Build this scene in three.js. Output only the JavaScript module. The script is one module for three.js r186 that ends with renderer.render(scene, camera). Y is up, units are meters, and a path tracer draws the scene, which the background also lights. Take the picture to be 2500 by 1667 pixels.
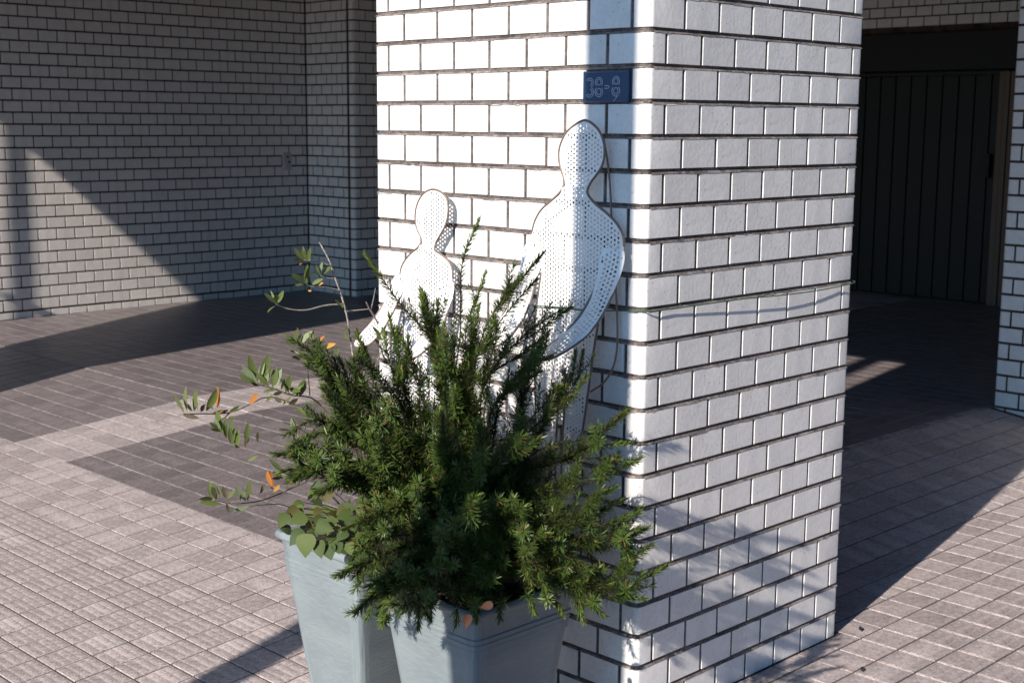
import * as THREE from 'three';
import { Sky } from 'three/addons/objects/Sky.js';
import { mergeGeometries, toCreasedNormals, mergeVertices } from 'three/addons/utils/BufferGeometryUtils.js';

// ---------------------------------------------------------------- camera, sky, sun, exposure
const scene = new THREE.Scene();
const camera = new THREE.PerspectiveCamera(28.09, 1024 / 682, 0.05, 400);
camera.position.set(-2.133, 1.28, 1.763);
camera.up.set(0.1063, 0.9874, -0.1164);
camera.lookAt(-2.133 + 0.69658, 1.28 - 0.15789, 1.763 - 0.69989);

camera.focus = 2.75; camera.userData.fStop = 11;

const SUN = new THREE.Vector3(-0.861, 0.477, 0.175).normalize();   // towards the sun
const sky = new Sky();
sky.name = 'sky';
sky.userData = { kind: 'structure' };
sky.scale.setScalar(300);
sky.material.uniforms.turbidity.value = 4;
sky.material.uniforms.rayleigh.value = 0.8;
sky.material.uniforms.mieCoefficient.value = 0.004;
sky.material.uniforms.mieDirectionalG.value = 0.8;
sky.material.uniforms.sunPosition.value.copy(SUN).multiplyScalar(1000);
scene.add(sky);
scene.environmentIntensity = 0.1;

const sun = new THREE.DirectionalLight(0xfff1e2, 5.0);
sun.name = 'sun';
sun.target.position.set(0.5, 0, -2);
sun.position.copy(SUN).multiplyScalar(14).add(sun.target.position);
sun.castShadow = true;
sun.shadow.mapSize.set(4096, 4096);
Object.assign(sun.shadow.camera, { left: -9, right: 9, top: 9, bottom: -9, near: 0.5, far: 40 });
sun.shadow.camera.updateProjectionMatrix();
scene.add(sun, sun.target);

const renderer = new THREE.WebGLRenderer({ antialias: true });
renderer.setSize(1024, 682);
renderer.toneMapping = THREE.LinearToneMapping;
renderer.toneMappingExposure = 1.68;
renderer.shadowMap.enabled = true;

// ---------------------------------------------------------------- helpers
function rng(seed) { let s = seed >>> 0; return () => { s = (s + 0x6D2B79F5) >>> 0; let t = s; t = Math.imul(t ^ (t >>> 15), t | 1); t ^= t + Math.imul(t ^ (t >>> 7), t | 61); return ((t ^ (t >>> 14)) >>> 0) / 4294967296; }; }
const V = (x, y, z) => new THREE.Vector3(x, y, z);
const used = {};
function numbered(n) { const k = used[n] = (used[n] ?? -1) + 1; return k ? n + '_' + String(k).padStart(3, '0') : n; }
function shade(o) { o.castShadow = true; o.receiveShadow = true; return o; }
function thing(name, label, category, group) { const o = new THREE.Group(); o.name = numbered(name); o.userData = { label, category }; if (group) o.userData.group = group; scene.add(o); return o; }
function mesh(name, geo, mat, parent) { const m = shade(new THREE.Mesh(geo, mat)); m.name = name; parent.add(m); return m; }
function single(name, geo, mat, label, category, group) { const m = mesh(numbered(name), geo, mat, scene); m.userData = { label, category }; if (group) m.userData.group = group; return m; }
function structure(o) { o.userData.kind = 'structure'; return o; }
function stuff(o) { o.userData.kind = 'stuff'; return o; }
function box(x0, x1, y0, y1, z0, z1) { const g = new THREE.BoxGeometry(x1 - x0, y1 - y0, z1 - z0); g.translate((x0 + x1) / 2, (y0 + y1) / 2, (z0 + z1) / 2); return worldUV(g); }
// uv in metres, taken from the dominant direction of each face
function worldUV(g, k = 1) {
  const p = g.attributes.position, n = g.attributes.normal, uv = new Float32Array(p.count * 2);
  for (let i = 0; i < p.count; i++) {
    const ax = Math.abs(n.getX(i)), ay = Math.abs(n.getY(i)), az = Math.abs(n.getZ(i));
    const a = ax > ay && ax > az ? [p.getZ(i), p.getY(i)] : ay > az ? [p.getX(i), p.getZ(i)] : [p.getX(i), p.getY(i)];
    uv[2 * i] = a[0] * k; uv[2 * i + 1] = a[1] * k;
  }
  g.setAttribute('uv', new THREE.BufferAttribute(uv, 2)); return g;
}
// tileable value noise
function noiseField(size, cells, seed) {
  const r = rng(seed), g = new Float32Array(cells * cells).map(() => r()), out = new Float32Array(size * size), sm = (t) => t * t * (3 - 2 * t);
  for (let y = 0; y < size; y++) for (let x = 0; x < size; x++) {
    const fx = x / size * cells, fy = y / size * cells, ix = fx | 0, iy = fy | 0, tx = sm(fx - ix), ty = sm(fy - iy), jx = (ix + 1) % cells, jy = (iy + 1) % cells;
    out[y * size + x] = (g[iy * cells + ix] * (1 - tx) + g[iy * cells + jx] * tx) * (1 - ty) + (g[jy * cells + ix] * (1 - tx) + g[jy * cells + jx] * tx) * ty;
  }
  return out;
}
function texture(size, fn, metres, srgb = true) {
  const d = new Uint8Array(size * size * 4);
  for (let i = 0; i < size * size; i++) { const c = fn(i); for (let k = 0; k < 3; k++) d[4 * i + k] = Math.max(0, Math.min(255, c[k] * 255)); d[4 * i + 3] = 255; }
  const t = new THREE.DataTexture(d, size, size); t.wrapS = t.wrapT = THREE.RepeatWrapping; t.magFilter = THREE.LinearFilter; t.minFilter = THREE.LinearMipmapLinearFilter; t.generateMipmaps = true;
  if (srgb) t.colorSpace = THREE.SRGBColorSpace; t.repeat.set(1 / metres, 1 / metres); t.needsUpdate = true; return t;
}
const N = { f: noiseField(512, 256, 1), m: noiseField(512, 64, 2), c: noiseField(512, 12, 3), g: noiseField(512, 5, 4), f2: noiseField(512, 200, 5), m2: noiseField(512, 40, 6) };
// specks for glazed tile: small pinholes
const speck = new Float32Array(512 * 512);
{ const r = rng(77); for (let k = 0; k < 330; k++) { const x = r() * 512 | 0, y = r() * 512 | 0, big = r() > 0.8; for (let a = -2; a <= 2; a++) for (let b = -2; b <= 2; b++) { const d = Math.hypot(a, b); if (d < (big ? 1.7 : 1)) speck[((y + b + 512) % 512) * 512 + (x + a + 512) % 512] = 0.25 + 0.5 * r(); } } }
const grey = (v, a = 1, b = 1, c = 1) => [v * a, v * b, v * c];
const T = {
  glaze: texture(512, (i) => grey(1 - 0.05 * N.f[i] - 0.04 * N.m[i] - 0.05 * N.c[i] - 0.45 * speck[i]), 0.42),
  glazeBump: texture(512, (i) => grey(0.5 + 0.3 * (N.m[i] - 0.5) + 0.5 * (N.c[i] - 0.5)), 0.42, false),
  grain: texture(512, (i) => grey(0.80 + 0.26 * (N.f[i] - 0.5) + 0.14 * (N.m[i] - 0.5) + 0.10 * (N.c[i] - 0.5) + 0.08 * (N.g[i] - 0.5)), 0.55),
  grainBump: texture(512, (i) => grey(0.5 + 0.6 * (N.f2[i] - 0.5) + 0.4 * (N.m[i] - 0.5)), 0.3, false),
  mortar: texture(512, (i) => grey(0.75 + 0.4 * (N.f[i] - 0.5) + 0.3 * (N.m2[i] - 0.5) + 0.25 * (N.c[i] - 0.5)), 0.6),
  zinc: texture(512, (i) => { const st = N.m2[(i % 512) + 512 * ((i >> 14))]; return [0.84 + 0.10 * (N.c[i] - 0.5) + 0.10 * (st - 0.5) + 0.08 * (N.f[i] - 0.5), 0.88 + 0.09 * (N.c[i] - 0.5) + 0.10 * (st - 0.5) + 0.08 * (N.f[i] - 0.5), 0.90 + 0.07 * (N.c[i] - 0.5) + 0.10 * (st - 0.5) + 0.08 * (N.f[i] - 0.5)]; }, 0.5),
  bark: texture(512, (i) => grey(0.7 + 0.6 * (N.m[i] - 0.5) + 0.4 * (N.f[i] - 0.5)), 0.08),
};
const std = (o) => new THREE.MeshStandardMaterial(o);
const lin = (r, g, b) => new THREE.Color().setRGB(r, g, b);
const M = {
  tile: new THREE.MeshPhysicalMaterial({ color: lin(0.78, 0.79, 0.80), map: T.glaze, bumpMap: T.glazeBump, bumpScale: 0.0006, roughness: 0.32 }),
  tileWarm: new THREE.MeshPhysicalMaterial({ color: lin(0.75, 0.73, 0.72), map: T.glaze, bumpMap: T.glazeBump, bumpScale: 0.0006, roughness: 0.36 }),
  mortar: std({ color: lin(0.17, 0.145, 0.135), map: T.mortar, bumpMap: T.grainBump, bumpScale: 0.002, roughness: 0.95 }),
  smear: std({ color: lin(0.26, 0.23, 0.22), map: T.mortar, roughness: 0.95, side: THREE.DoubleSide }),
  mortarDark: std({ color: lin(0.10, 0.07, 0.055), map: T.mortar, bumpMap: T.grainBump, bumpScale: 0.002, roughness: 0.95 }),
  paver: std({ color: lin(0.52, 0.465, 0.47), map: T.grain, bumpMap: T.grainBump, bumpScale: 0.0007, roughness: 0.55 }),
  paverB: std({ color: lin(0.495, 0.44, 0.445), map: T.grain, bumpMap: T.grainBump, bumpScale: 0.0007, roughness: 0.6 }),
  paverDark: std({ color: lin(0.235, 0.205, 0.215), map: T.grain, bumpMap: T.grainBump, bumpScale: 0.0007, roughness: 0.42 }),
  ground: std({ color: lin(0.11, 0.08, 0.07), map: T.mortar, bumpMap: T.grainBump, bumpScale: 0.001, roughness: 0.9 }),
  grout: std({ color: lin(0.44, 0.42, 0.41), map: T.mortar, roughness: 0.85 }),
  render: std({ color: lin(0.45, 0.43, 0.40), map: T.mortar, roughness: 0.9 }),
  ceiling: std({ color: lin(0.07, 0.05, 0.04), map: T.mortar, roughness: 0.95 }),
  steel: std({ color: lin(0.40, 0.41, 0.42), roughness: 0.45, metalness: 0.4 }),
  shutter: std({ color: lin(0.007, 0.007, 0.006), roughness: 0.6 }),
  shutterBox: std({ color: lin(0.012, 0.012, 0.012), roughness: 0.7 }),
  jamb: std({ color: lin(0.13, 0.09, 0.065), roughness: 0.6 }),
  zinc: std({ color: lin(0.25, 0.275, 0.285), map: T.zinc, bumpMap: T.grainBump, bumpScale: 0.0003, roughness: 0.5 }),
  sheet: std({ color: lin(0.80, 0.81, 0.82), roughness: 0.45 }),
  wire: std({ color: lin(0.17, 0.13, 0.11), roughness: 0.5, metalness: 0.3 }),
  greenWire: std({ color: lin(0.03, 0.09, 0.05), roughness: 0.5 }),
  soil: std({ color: lin(0.035, 0.022, 0.016), map: T.mortar, roughness: 1 }),
  needle: new THREE.MeshPhysicalMaterial({ vertexColors: true, roughness: 0.42, specularIntensity: 0.55, side: THREE.DoubleSide }),
  stem: std({ color: lin(0.085, 0.05, 0.035), map: T.bark, roughness: 0.9 }),
  paleTwig: std({ color: lin(0.42, 0.38, 0.35), map: T.bark, roughness: 0.85 }),
  brownTwig: std({ color: lin(0.20, 0.13, 0.10), map: T.bark, roughness: 0.85 }),
  blue: std({ color: lin(0.028, 0.066, 0.15), map: T.glaze, roughness: 0.45 }),
  blueLine: std({ color: lin(0.34, 0.41, 0.50), roughness: 0.6 }),
  blocker: std({ color: lin(0.26, 0.21, 0.18), map: T.mortar, roughness: 0.9 }),
  plate: std({ color: lin(0.42, 0.40, 0.42), roughness: 0.6 }),
  dark: std({ color: lin(0.02, 0.018, 0.02), roughness: 0.7 }),
};
const tone = (m, k) => { const c = m.clone(); c.color.multiplyScalar(k); return c; };
const TILES = [M.tile, M.tile, tone(M.tile, 0.965), tone(M.tile, 1.02)], WARM = [M.tileWarm, M.tileWarm, tone(M.tileWarm, 0.94), tone(M.tileWarm, 1.03)];
const leafMat = (r, g, b, t = 0.25) => new THREE.MeshPhysicalMaterial({ color: lin(r, g, b), roughness: 0.62, specularIntensity: 0.35, side: THREE.DoubleSide, transmission: t, thickness: 0 });
const LEAF = [[leafMat(0.11, 0.145, 0.042), leafMat(0.13, 0.165, 0.06), leafMat(0.08, 0.11, 0.035)], [leafMat(0.22, 0.28, 0.15), leafMat(0.19, 0.25, 0.14)], [leafMat(0.50, 0.26, 0.05), leafMat(0.42, 0.17, 0.045)], [leafMat(0.055, 0.05, 0.025, 0.1), leafMat(0.075, 0.06, 0.03, 0.1)]];
const HEART = [leafMat(0.055, 0.085, 0.022), leafMat(0.085, 0.12, 0.034), leafMat(0.045, 0.075, 0.024), leafMat(0.08, 0.075, 0.024)];

// height of the ground: a ramp that falls towards the street at the left and a level arcade floor
const H = (x, z) => Math.max(-0.28, Math.min(0.088 * (x - 0.15), 0.08 * Math.min(1, Math.max(0, (-0.25 - z) / 0.6))));

// grid patch: plan points {p, n, inset} times rows [inset, y]; used for every glazed tile
function tilePatch(plan, h, t, b, uo, vo) {
  const rows = [[t, -h / 2], [b, -h / 2], [0, -h / 2 + b], [0, h / 2 - b], [b, h / 2], [t, h / 2]], pos = [], uv = [], idx = [], w = plan.length;
  rows.forEach(([ri, y]) => plan.forEach((q) => { const d = Math.max(q.i, ri) - (q.i > 0 && ri > 0 ? 0 : 0); pos.push(q.x - q.nx * d, y, q.z - q.nz * d); uv.push(uo + q.s, vo + y); }));
  for (let r = 0; r < 5; r++) for (let c = 0; c < w - 1; c++) { const a = r * w + c; idx.push(a, a + 1, a + w + 1, a, a + w + 1, a + w); }
  const g = new THREE.BufferGeometry(); g.setAttribute('position', new THREE.Float32BufferAttribute(pos, 3)); g.setAttribute('uv', new THREE.Float32BufferAttribute(uv, 2)); g.setIndex(idx);
  return toCreasedNormals(g, 0.35);
}
function flatTile(w, h, t = 0.0105, b = 0.0007, uo = 0, vo = 0) {   // faces +z, lies in z 0..-t
  const P = (x, i) => ({ x, z: 0, nx: 0, nz: 1, i, s: x });
  return tilePatch([P(-w / 2, t), P(-w / 2, b), P(-w / 2 + b, 0), P(w / 2 - b, 0), P(w / 2, b), P(w / 2, t)], h, t, b, uo, vo);
}
function cornerTile(a, c, h, t = 0.0105, b = 0.0007, r = 0.014, uo = 0, vo = 0) {   // corner at the origin, legs a along -z (faces -x) and c along +x (faces +z)
  const L = (z, i) => ({ x: 0, z, nx: -1, nz: 0, i, s: z }), R = (x, i) => ({ x, z: 0, nx: 0, nz: 1, i, s: x }), plan = [L(-a, t), L(-a, b), L(-a + b, 0)];
  for (let k = 0; k <= 5; k++) { const q = k / 5 * Math.PI / 2, nx = -Math.cos(q), nz = Math.sin(q); plan.push({ x: r + nx * r, z: -r + nz * r, nx, nz, i: 0, s: (k / 5 - 0.5) * 0.02 }); }
  plan.push(R(c - b, 0), R(c, b), R(c, t));
  return tilePatch(plan, h, t, b, uo, vo);
}
const tileCache = {};
function tileGeo(kind, dims, variant) { const key = kind + dims.map((d) => d.toFixed(4)).join() + variant; return tileCache[key] ??= kind === 'flat' ? flatTile(dims[0], dims[1], undefined, undefined, variant * 0.137, variant * 0.093) : cornerTile(dims[0], dims[1], dims[2], undefined, undefined, undefined, variant * 0.137, variant * 0.093); }
// one tile as {geo, matrix}; later either its own mesh or merged
function place(kind, dims, x, y, z, ry, r, jitter = 1) {
  const geo = tileGeo(kind, dims, (r() * 6) | 0), o = new THREE.Object3D();
  o.position.set(x, y + (r() - 0.5) * 0.0012 * jitter, z); o.rotation.set((r() - 0.5) * 0.007 * jitter, ry, (r() - 0.5) * 0.006 * jitter, 'YXZ');
  const n = V(0, 0, 1).applyEuler(o.rotation); if (kind === 'flat') o.position.addScaledVector(n, (r() - 0.4) * 0.0009 * jitter);
  o.updateMatrix(); return { geo, o };
}
function addTiles(list, parent, mat, name = 'tile') { const q = rng(list.length); for (const t of list) { const m = mesh(name, t.geo, Array.isArray(mat) ? mat[(q() * mat.length) | 0] : mat, parent); m.position.copy(t.o.position); m.rotation.copy(t.o.rotation); m.scale.copy(t.o.scale); } }
function mergeTiles(list, parent, mat, name) { if (!list.length) return; return stuff(mesh(name, mergeGeometries(list.map((t) => t.geo.clone().applyMatrix4(t.o.matrix))), mat, parent)); }
// tapering tube along points
function tube(pts, r0, r1, sides = 5, segs = 0) {
  const c = new THREE.CatmullRomCurve3(pts.map((p) => (p.isVector3 ? p : V(...p)))), n = segs || Math.max(4, pts.length * 4), fr = c.computeFrenetFrames(n), pos = [], uv = [], idx = [];
  for (let i = 0; i <= n; i++) { const p = c.getPointAt(i / n), r = r0 + (r1 - r0) * i / n; for (let k = 0; k <= sides; k++) { const a = k / sides * 2 * Math.PI, q = p.clone().addScaledVector(fr.normals[i], Math.cos(a) * r).addScaledVector(fr.binormals[i], Math.sin(a) * r); pos.push(q.x, q.y, q.z); uv.push(k / sides * 0.02, i / n * 0.2); } }
  for (let i = 0; i < n; i++) for (let k = 0; k < sides; k++) { const a = i * (sides + 1) + k, b = a + sides + 1; idx.push(a, b, a + 1, b, b + 1, a + 1); }
  const e = pos.length / 3, tip = c.getPointAt(1); pos.push(tip.x, tip.y, tip.z); uv.push(0, 0.2); for (let k = 0; k < sides; k++) { const a = n * (sides + 1) + k; idx.push(a, e, a + 1); }
  const s = pos.length / 3, st = c.getPointAt(0); pos.push(st.x, st.y, st.z); uv.push(0, 0); for (let k = 0; k < sides; k++) idx.push(k, k + 1, s);
  const g = new THREE.BufferGeometry(); g.setAttribute('position', new THREE.Float32BufferAttribute(pos, 3)); g.setAttribute('uv', new THREE.Float32BufferAttribute(uv, 2)); g.setIndex(idx); g.computeVertexNormals(); return g;
}

// measured plant data: rosemary shoots (four points, needle length, bare part), twigs, narrow leaves, heart leaves, dead leaves
const SHOOTS=[[[-0.318,0.744,-0.224],[-0.288,0.872,-0.242],[-0.255,0.993,-0.256],[-0.219,1.083,-0.26],15,0.55],[[-0.327,0.752,-0.178],[-0.298,0.839,-0.179],[-0.246,0.931,-0.157],[-0.178,1.022,-0.12],19,0.12],[[-0.308,0.748,-0.186],[-0.282,0.826,-0.207],[-0.254,0.904,-0.226],[-0.221,0.977,-0.237],16,0.1],[[-0.367,0.744,-0.158],[-0.311,0.826,-0.102],[-0.263,0.883,-0.049],[-0.222,0.931,0.0],17,0.1],[[-0.331,0.728,-0.234],[-0.318,0.805,-0.267],[-0.314,0.876,-0.308],[-0.304,0.943,-0.341],16,0.1],[[-0.346,0.716,-0.217],[-0.331,0.794,-0.239],[-0.321,0.873,-0.266],[-0.308,0.924,-0.284],18,0.1],[[-0.314,0.777,-0.228],[-0.328,0.857,-0.298],[-0.348,0.919,-0.37],[-0.364,1.01,-0.445],17,0.72],[[-0.415,0.679,-0.249],[-0.437,0.758,-0.298],[-0.453,0.812,-0.336],[-0.456,0.864,-0.36],18,0.1],[[-0.383,0.678,-0.274],[-0.377,0.763,-0.325],[-0.364,0.832,-0.366],[-0.343,0.886,-0.396],16,0.15],[[-0.471,0.664,-0.245],[-0.526,0.747,-0.289],[-0.575,0.828,-0.327],[-0.618,0.87,-0.352],18,0.1],[[-0.466,0.644,-0.264],[-0.514,0.716,-0.318],[-0.545,0.78,-0.354],[-0.566,0.827,-0.376],18,0.15],[[-0.454,0.664,-0.228],[-0.496,0.736,-0.276],[-0.523,0.784,-0.305],[-0.535,0.825,-0.315],18,0.1],[[-0.503,0.611,-0.207],[-0.576,0.65,-0.241],[-0.643,0.677,-0.266],[-0.71,0.674,-0.285],20,0.1],[[-0.499,0.596,-0.2],[-0.569,0.625,-0.237],[-0.633,0.643,-0.267],[-0.693,0.638,-0.288],19,0.1],[[-0.499,0.637,-0.237],[-0.56,0.69,-0.272],[-0.612,0.719,-0.292],[-0.669,0.701,-0.307],18,0.15],[[-0.496,0.627,-0.203],[-0.547,0.685,-0.239],[-0.581,0.743,-0.257],[-0.611,0.785,-0.268],18,0.1],[[-0.506,0.547,-0.167],[-0.563,0.592,-0.196],[-0.616,0.614,-0.215],[-0.665,0.606,-0.224],17,0.15],[[-0.334,0.728,-0.123],[-0.32,0.807,-0.126],[-0.308,0.863,-0.127],[-0.301,0.91,-0.13],17,0.1],[[-0.342,0.686,-0.092],[-0.315,0.766,-0.074],[-0.287,0.814,-0.047],[-0.258,0.839,-0.015],17,0.2],[[-0.357,0.649,-0.042],[-0.321,0.714,-0.001],[-0.287,0.759,0.041],[-0.259,0.811,0.076],17,0.25],[[-0.362,0.631,-0.014],[-0.327,0.683,0.047],[-0.295,0.712,0.111],[-0.257,0.76,0.175],17,0.25],[[-0.358,0.615,-0.007],[-0.318,0.661,0.061],[-0.287,0.683,0.125],[-0.26,0.704,0.186],17,0.2],[[-0.361,0.592,-0.004],[-0.324,0.608,0.067],[-0.287,0.63,0.137],[-0.248,0.676,0.203],15,0.25],[[-0.377,0.575,0.012],[-0.349,0.562,0.091],[-0.32,0.565,0.167],[-0.293,0.589,0.236],17,0.2],[[-0.38,0.552,0.015],[-0.348,0.517,0.102],[-0.319,0.521,0.177],[-0.293,0.56,0.242],17,0.3],[[-0.401,0.535,0.026],[-0.372,0.474,0.125],[-0.336,0.458,0.223],[-0.298,0.506,0.306],18,0.3],[[-0.407,0.528,0.021],[-0.384,0.466,0.116],[-0.358,0.443,0.204],[-0.331,0.45,0.286],17,0.35],[[-0.407,0.528,0.021],[-0.385,0.464,0.106],[-0.37,0.431,0.175],[-0.371,0.414,0.226],17,0.4],[[-0.413,0.528,0.016],[-0.388,0.479,0.099],[-0.384,0.453,0.157],[-0.396,0.428,0.198],17,0.4],[[-0.426,0.534,0.03],[-0.41,0.507,0.099],[-0.398,0.51,0.159],[-0.393,0.5,0.214],18,0.4],[[-0.468,0.56,0.04],[-0.455,0.556,0.101],[-0.473,0.515,0.14],[-0.497,0.491,0.169],17,0.4],[[-0.465,0.582,0.037],[-0.467,0.592,0.081],[-0.467,0.573,0.133],[-0.47,0.576,0.176],17,0.3],[[-0.457,0.645,-0.026],[-0.468,0.667,-0.004],[-0.48,0.703,0.014],[-0.491,0.745,0.031],18,0.2],[[-0.445,0.608,-0.006],[-0.436,0.667,0.028],[-0.42,0.703,0.074],[-0.418,0.724,0.109],18,0.2],[[-0.54,0.604,0.072],[-0.555,0.61,0.084],[-0.568,0.623,0.097],[-0.577,0.646,0.112],20,0.2],[[-0.539,0.514,0.008],[-0.62,0.49,-0.011],[-0.685,0.468,-0.013],[-0.741,0.452,-0.008],17,0.3],[[-0.54,0.507,0.008],[-0.597,0.474,0.007],[-0.63,0.442,0.028],[-0.657,0.419,0.055],16,0.3],[[-0.535,0.523,-0.019],[-0.609,0.525,-0.046],[-0.679,0.513,-0.065],[-0.734,0.501,-0.07],17,0.3],[[-0.543,0.521,0.002],[-0.609,0.503,-0.012],[-0.658,0.492,-0.011],[-0.71,0.488,-0.014],16,0.3],[[-0.52,0.539,-0.036],[-0.578,0.554,-0.059],[-0.632,0.554,-0.075],[-0.682,0.54,-0.083],16,0.25],[[-0.503,0.57,-0.055],[-0.572,0.585,-0.089],[-0.633,0.577,-0.109],[-0.682,0.563,-0.118],16,0.25],[[-0.552,0.492,-0.0],[-0.579,0.462,0.008],[-0.603,0.44,0.018],[-0.616,0.419,0.038],15,0.3],[[-0.282,0.634,-0.05],[-0.239,0.728,-0.037],[-0.202,0.782,-0.023],[-0.18,0.837,-0.022],16,0.3],[[-0.269,0.649,-0.097],[-0.244,0.734,-0.111],[-0.211,0.796,-0.11],[-0.175,0.875,-0.112],15,0.3],[[-0.391,0.639,-0.216],[-0.379,0.717,-0.241],[-0.385,0.795,-0.283],[-0.379,0.849,-0.309],17,0.15],[[-0.352,0.665,-0.127],[-0.359,0.76,-0.155],[-0.364,0.823,-0.173],[-0.36,0.87,-0.18],17,0.2],[[-0.46,0.612,-0.079],[-0.478,0.678,-0.083],[-0.48,0.735,-0.069],[-0.49,0.791,-0.063],18,0.15],[[-0.518,0.602,-0.106],[-0.562,0.661,-0.124],[-0.589,0.719,-0.126],[-0.608,0.769,-0.119],18,0.15],[[-0.378,0.518,0.11],[-0.349,0.583,0.153],[-0.335,0.611,0.189],[-0.332,0.638,0.215],17,0.3],[[-0.355,0.445,0.12],[-0.319,0.469,0.189],[-0.304,0.507,0.233],[-0.296,0.537,0.273],16,0.4]];
const TWIGS=[["main",3.2,[-0.305,0.425,-0.511],[-0.301,0.585,-0.543],[-0.297,0.709,-0.567],[-0.295,0.78,-0.581],[-0.295,0.835,-0.593],[-0.296,0.872,-0.603],[-0.3,0.909,-0.615],[-0.306,0.949,-0.63],[-0.311,0.982,-0.642],[-0.321,1.019,-0.661]],["a",1.4,[-0.308,0.966,-0.636],[-0.33,0.976,-0.641],[-0.351,0.979,-0.644],[-0.373,0.984,-0.648]],["b",1.2,[-0.306,0.94,-0.629],[-0.324,0.943,-0.632],[-0.34,0.95,-0.635]],["c",1.5,[-0.302,0.915,-0.619],[-0.333,0.923,-0.627],[-0.363,0.926,-0.635],[-0.383,0.937,-0.633]],["d",1.7,[-0.301,0.885,-0.61],[-0.337,0.884,-0.622],[-0.38,0.876,-0.638],[-0.419,0.882,-0.652],[-0.444,0.894,-0.655]],["e",1.8,[-0.298,0.869,-0.604],[-0.274,0.87,-0.595],[-0.246,0.872,-0.582]],["e2",2.4,[-0.223,0.837,-0.58],[-0.237,0.858,-0.579],[-0.25,0.874,-0.577],[-0.262,0.89,-0.573]],["e3",1.6,[-0.244,0.87,-0.579],[-0.244,0.893,-0.57],[-0.244,0.92,-0.562]],["f",2.2,[-0.338,0.562,-0.503],[-0.39,0.662,-0.549],[-0.422,0.699,-0.561],[-0.462,0.708,-0.574],[-0.502,0.726,-0.589],[-0.54,0.74,-0.602]],["g",2.0,[-0.338,0.562,-0.503],[-0.423,0.664,-0.563],[-0.502,0.706,-0.603],[-0.555,0.694,-0.606],[-0.601,0.686,-0.603],[-0.658,0.691,-0.612],[-0.703,0.697,-0.612]],["h",1.2,[-0.61,0.689,-0.589],[-0.629,0.681,-0.583],[-0.65,0.681,-0.581],[-0.645,0.654,-0.547],[-0.644,0.641,-0.52],[-0.642,0.635,-0.493]],["i",1.8,[-0.362,0.517,-0.474],[-0.437,0.536,-0.518],[-0.459,0.539,-0.506],[-0.505,0.528,-0.514],[-0.551,0.515,-0.523],[-0.589,0.511,-0.525],[-0.642,0.513,-0.544],[-0.678,0.526,-0.548]],["j",1.2,[-0.497,0.476,-0.542],[-0.532,0.492,-0.533],[-0.574,0.5,-0.529],[-0.615,0.505,-0.524]],["k",2.0,[-0.336,0.579,-0.505],[-0.384,0.732,-0.554],[-0.417,0.796,-0.568],[-0.446,0.851,-0.576]],["l",1.4,[-0.401,0.697,-0.596],[-0.414,0.731,-0.582],[-0.428,0.758,-0.565]],["m",1.6,[-0.292,0.66,-0.523],[-0.277,0.749,-0.527],[-0.259,0.793,-0.52]],["n",1.6,[-0.359,0.543,-0.477],[-0.434,0.611,-0.52],[-0.487,0.652,-0.534],[-0.523,0.667,-0.526]]];
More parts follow.
